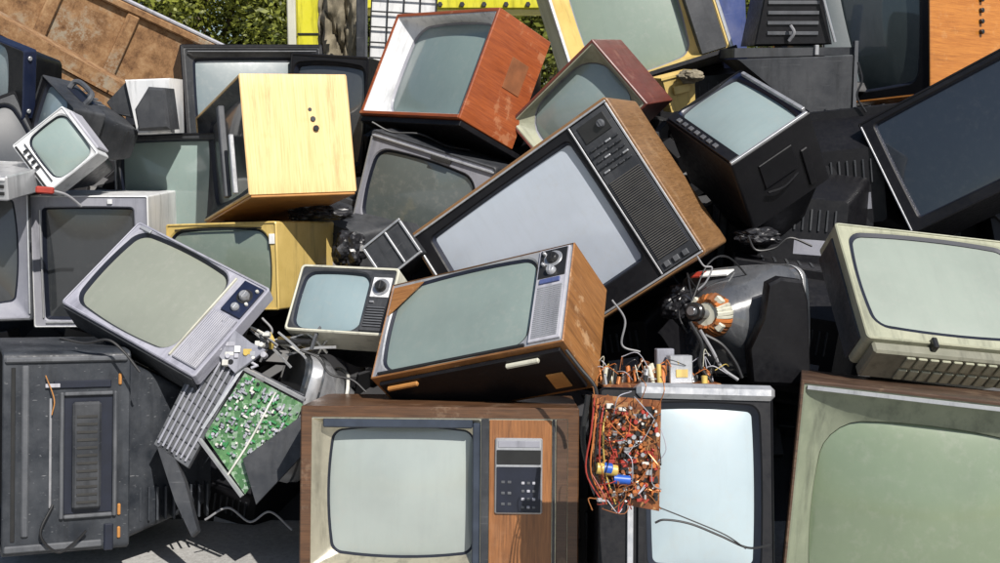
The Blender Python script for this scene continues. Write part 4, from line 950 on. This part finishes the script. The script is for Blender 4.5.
# trees
def tree(lab, x, y, h, rad, seed, n, leaf, cz=None, sz=.06):
    rs = random.Random(seed); t = thing('tree', lab, 'tree', (x, y, 0), (0, 0, 0), 'trees behind the pile')
    tr = MB(); 
    def br(p, d, L, r, lv, out):
        pts = [p]; q = p
        for i in range(3): d = (d+Vector((rs.uniform(-.25, .25), rs.uniform(-.25, .25), rs.uniform(-.05, .2)))).normalized(); q = q+d*L/3; pts.append(q)
        tr.tube(pts, r, 6, 2); out.append(q)
        if lv:
            for k in range(4):
                a = rs.uniform(0, 6.28); nd = (d*.7+Vector((math.cos(a), math.sin(a), rs.uniform(0, .5)))*.8).normalized()
                br(pts[rs.randint(1, 3)], nd, L*.66, r*.55, lv-1, out)
    tips = []; br(Vector((0, 0, 0)), Vector((0, 0, 1)), h*.45, .09, 3, tips)
    tr.build('trunk', 'bark', t)
    cl = []
    for i in range(60):
        a = rs.uniform(0, 6.28); rr_ = rad*math.sqrt(rs.random()); z = rs.uniform(.16, 1)*h
        k = math.sin(PI*min(1, max(0, z/h-.05)))**.5
        cl.append((Vector((math.cos(a)*rr_*k, math.sin(a)*rr_*k, z)), rs.uniform(.18, .42)))
    for q in tips: cl.append((q, .3))
    v = []; f = []
    for i in range(n):
        c, r_ = cl[rs.randrange(len(cl))]; d = Vector((rs.gauss(0, 1), rs.gauss(0, 1), rs.gauss(0, 1))).normalized(); p = c+d*r_*rs.random()**.45*Vector((1, 1, .75)).length/1.4
        u = Vector((rs.gauss(0, 1), rs.gauss(0, 1), rs.gauss(0, .6))).normalized(); w = u.cross(d+Vector((.01, 0, 0))).normalized(); s_ = sz*rs.uniform(.6, 1.3)
        k = len(v); v += [p-u*s_, p-w*s_*.5, p+u*s_, p+w*s_*.5]; f.append((k, k+1, k+2, k+3))
    me = bpy.data.meshes.new('crown'); me.from_pydata([tuple(a) for a in v], [], f); me.materials.append(M[leaf]); o = bpy.data.objects.new('crown', me); col.objects.link(o); o.parent = t
tree('bushy green tree behind the rusty container, dark branches showing', -3.3, 12, 4.6, 1.7, 1, 60000, 'leaf_a', sz=.034)
tree('darker leafy tree left of the yellow machine', -1.6, 13.5, 4.8, 1.8, 2, 50000, 'leaf_b', sz=.034)
tree('leafy tree showing between the orange wood set and the yellow framed set', .8, 12.5, 4.6, 1.9, 3, 60000, 'leaf_a', sz=.034)
tree('leafy tree behind the blue panel at the upper right', 3.2, 13, 4.7, 1.8, 4, 50000, 'leaf_a', sz=.034)
tree('tall tree farthest left behind the container', -5.4, 14, 5.0, 1.9, 5, 16000, 'leaf_b')
tree('tree farthest right behind the orange panel', 5.6, 14, 5.0, 1.9, 6, 14000, 'leaf_b')

# ================================================================== LIGHT
SUN = Vector((.33, -.60, .72)).normalized(); el = math.asin(SUN.z); az = math.atan2(SUN.x, SUN.y)
w = bpy.data.worlds.new('World'); scn.world = w; w.use_nodes = True; T_ = w.node_tree
sky = T_.nodes.new('ShaderNodeTexSky'); sky.sky_type = 'NISHITA'; sky.sun_disc = False; sky.sun_elevation = el; sky.sun_rotation = az
T_.links.new(sky.outputs[0], T_.nodes['Background'].inputs[0]); T_.nodes['Background'].inputs[1].default_value = .075
l = bpy.data.lights.new('sun', 'SUN'); l.energy = 5; l.angle = R(.5); l.color = (1, .955, .895)
lo = bpy.data.objects.new('sun', l); col.objects.link(lo); lo.rotation_euler = SUN.to_track_quat('Z', 'Y').to_euler()
vs = scn.view_settings; vs.view_transform = 'Standard'; vs.look = 'None'; vs.exposure = .15; vs.gamma = 1; vs.use_curve_mapping = False
scn.render.engine = 'CYCLES'
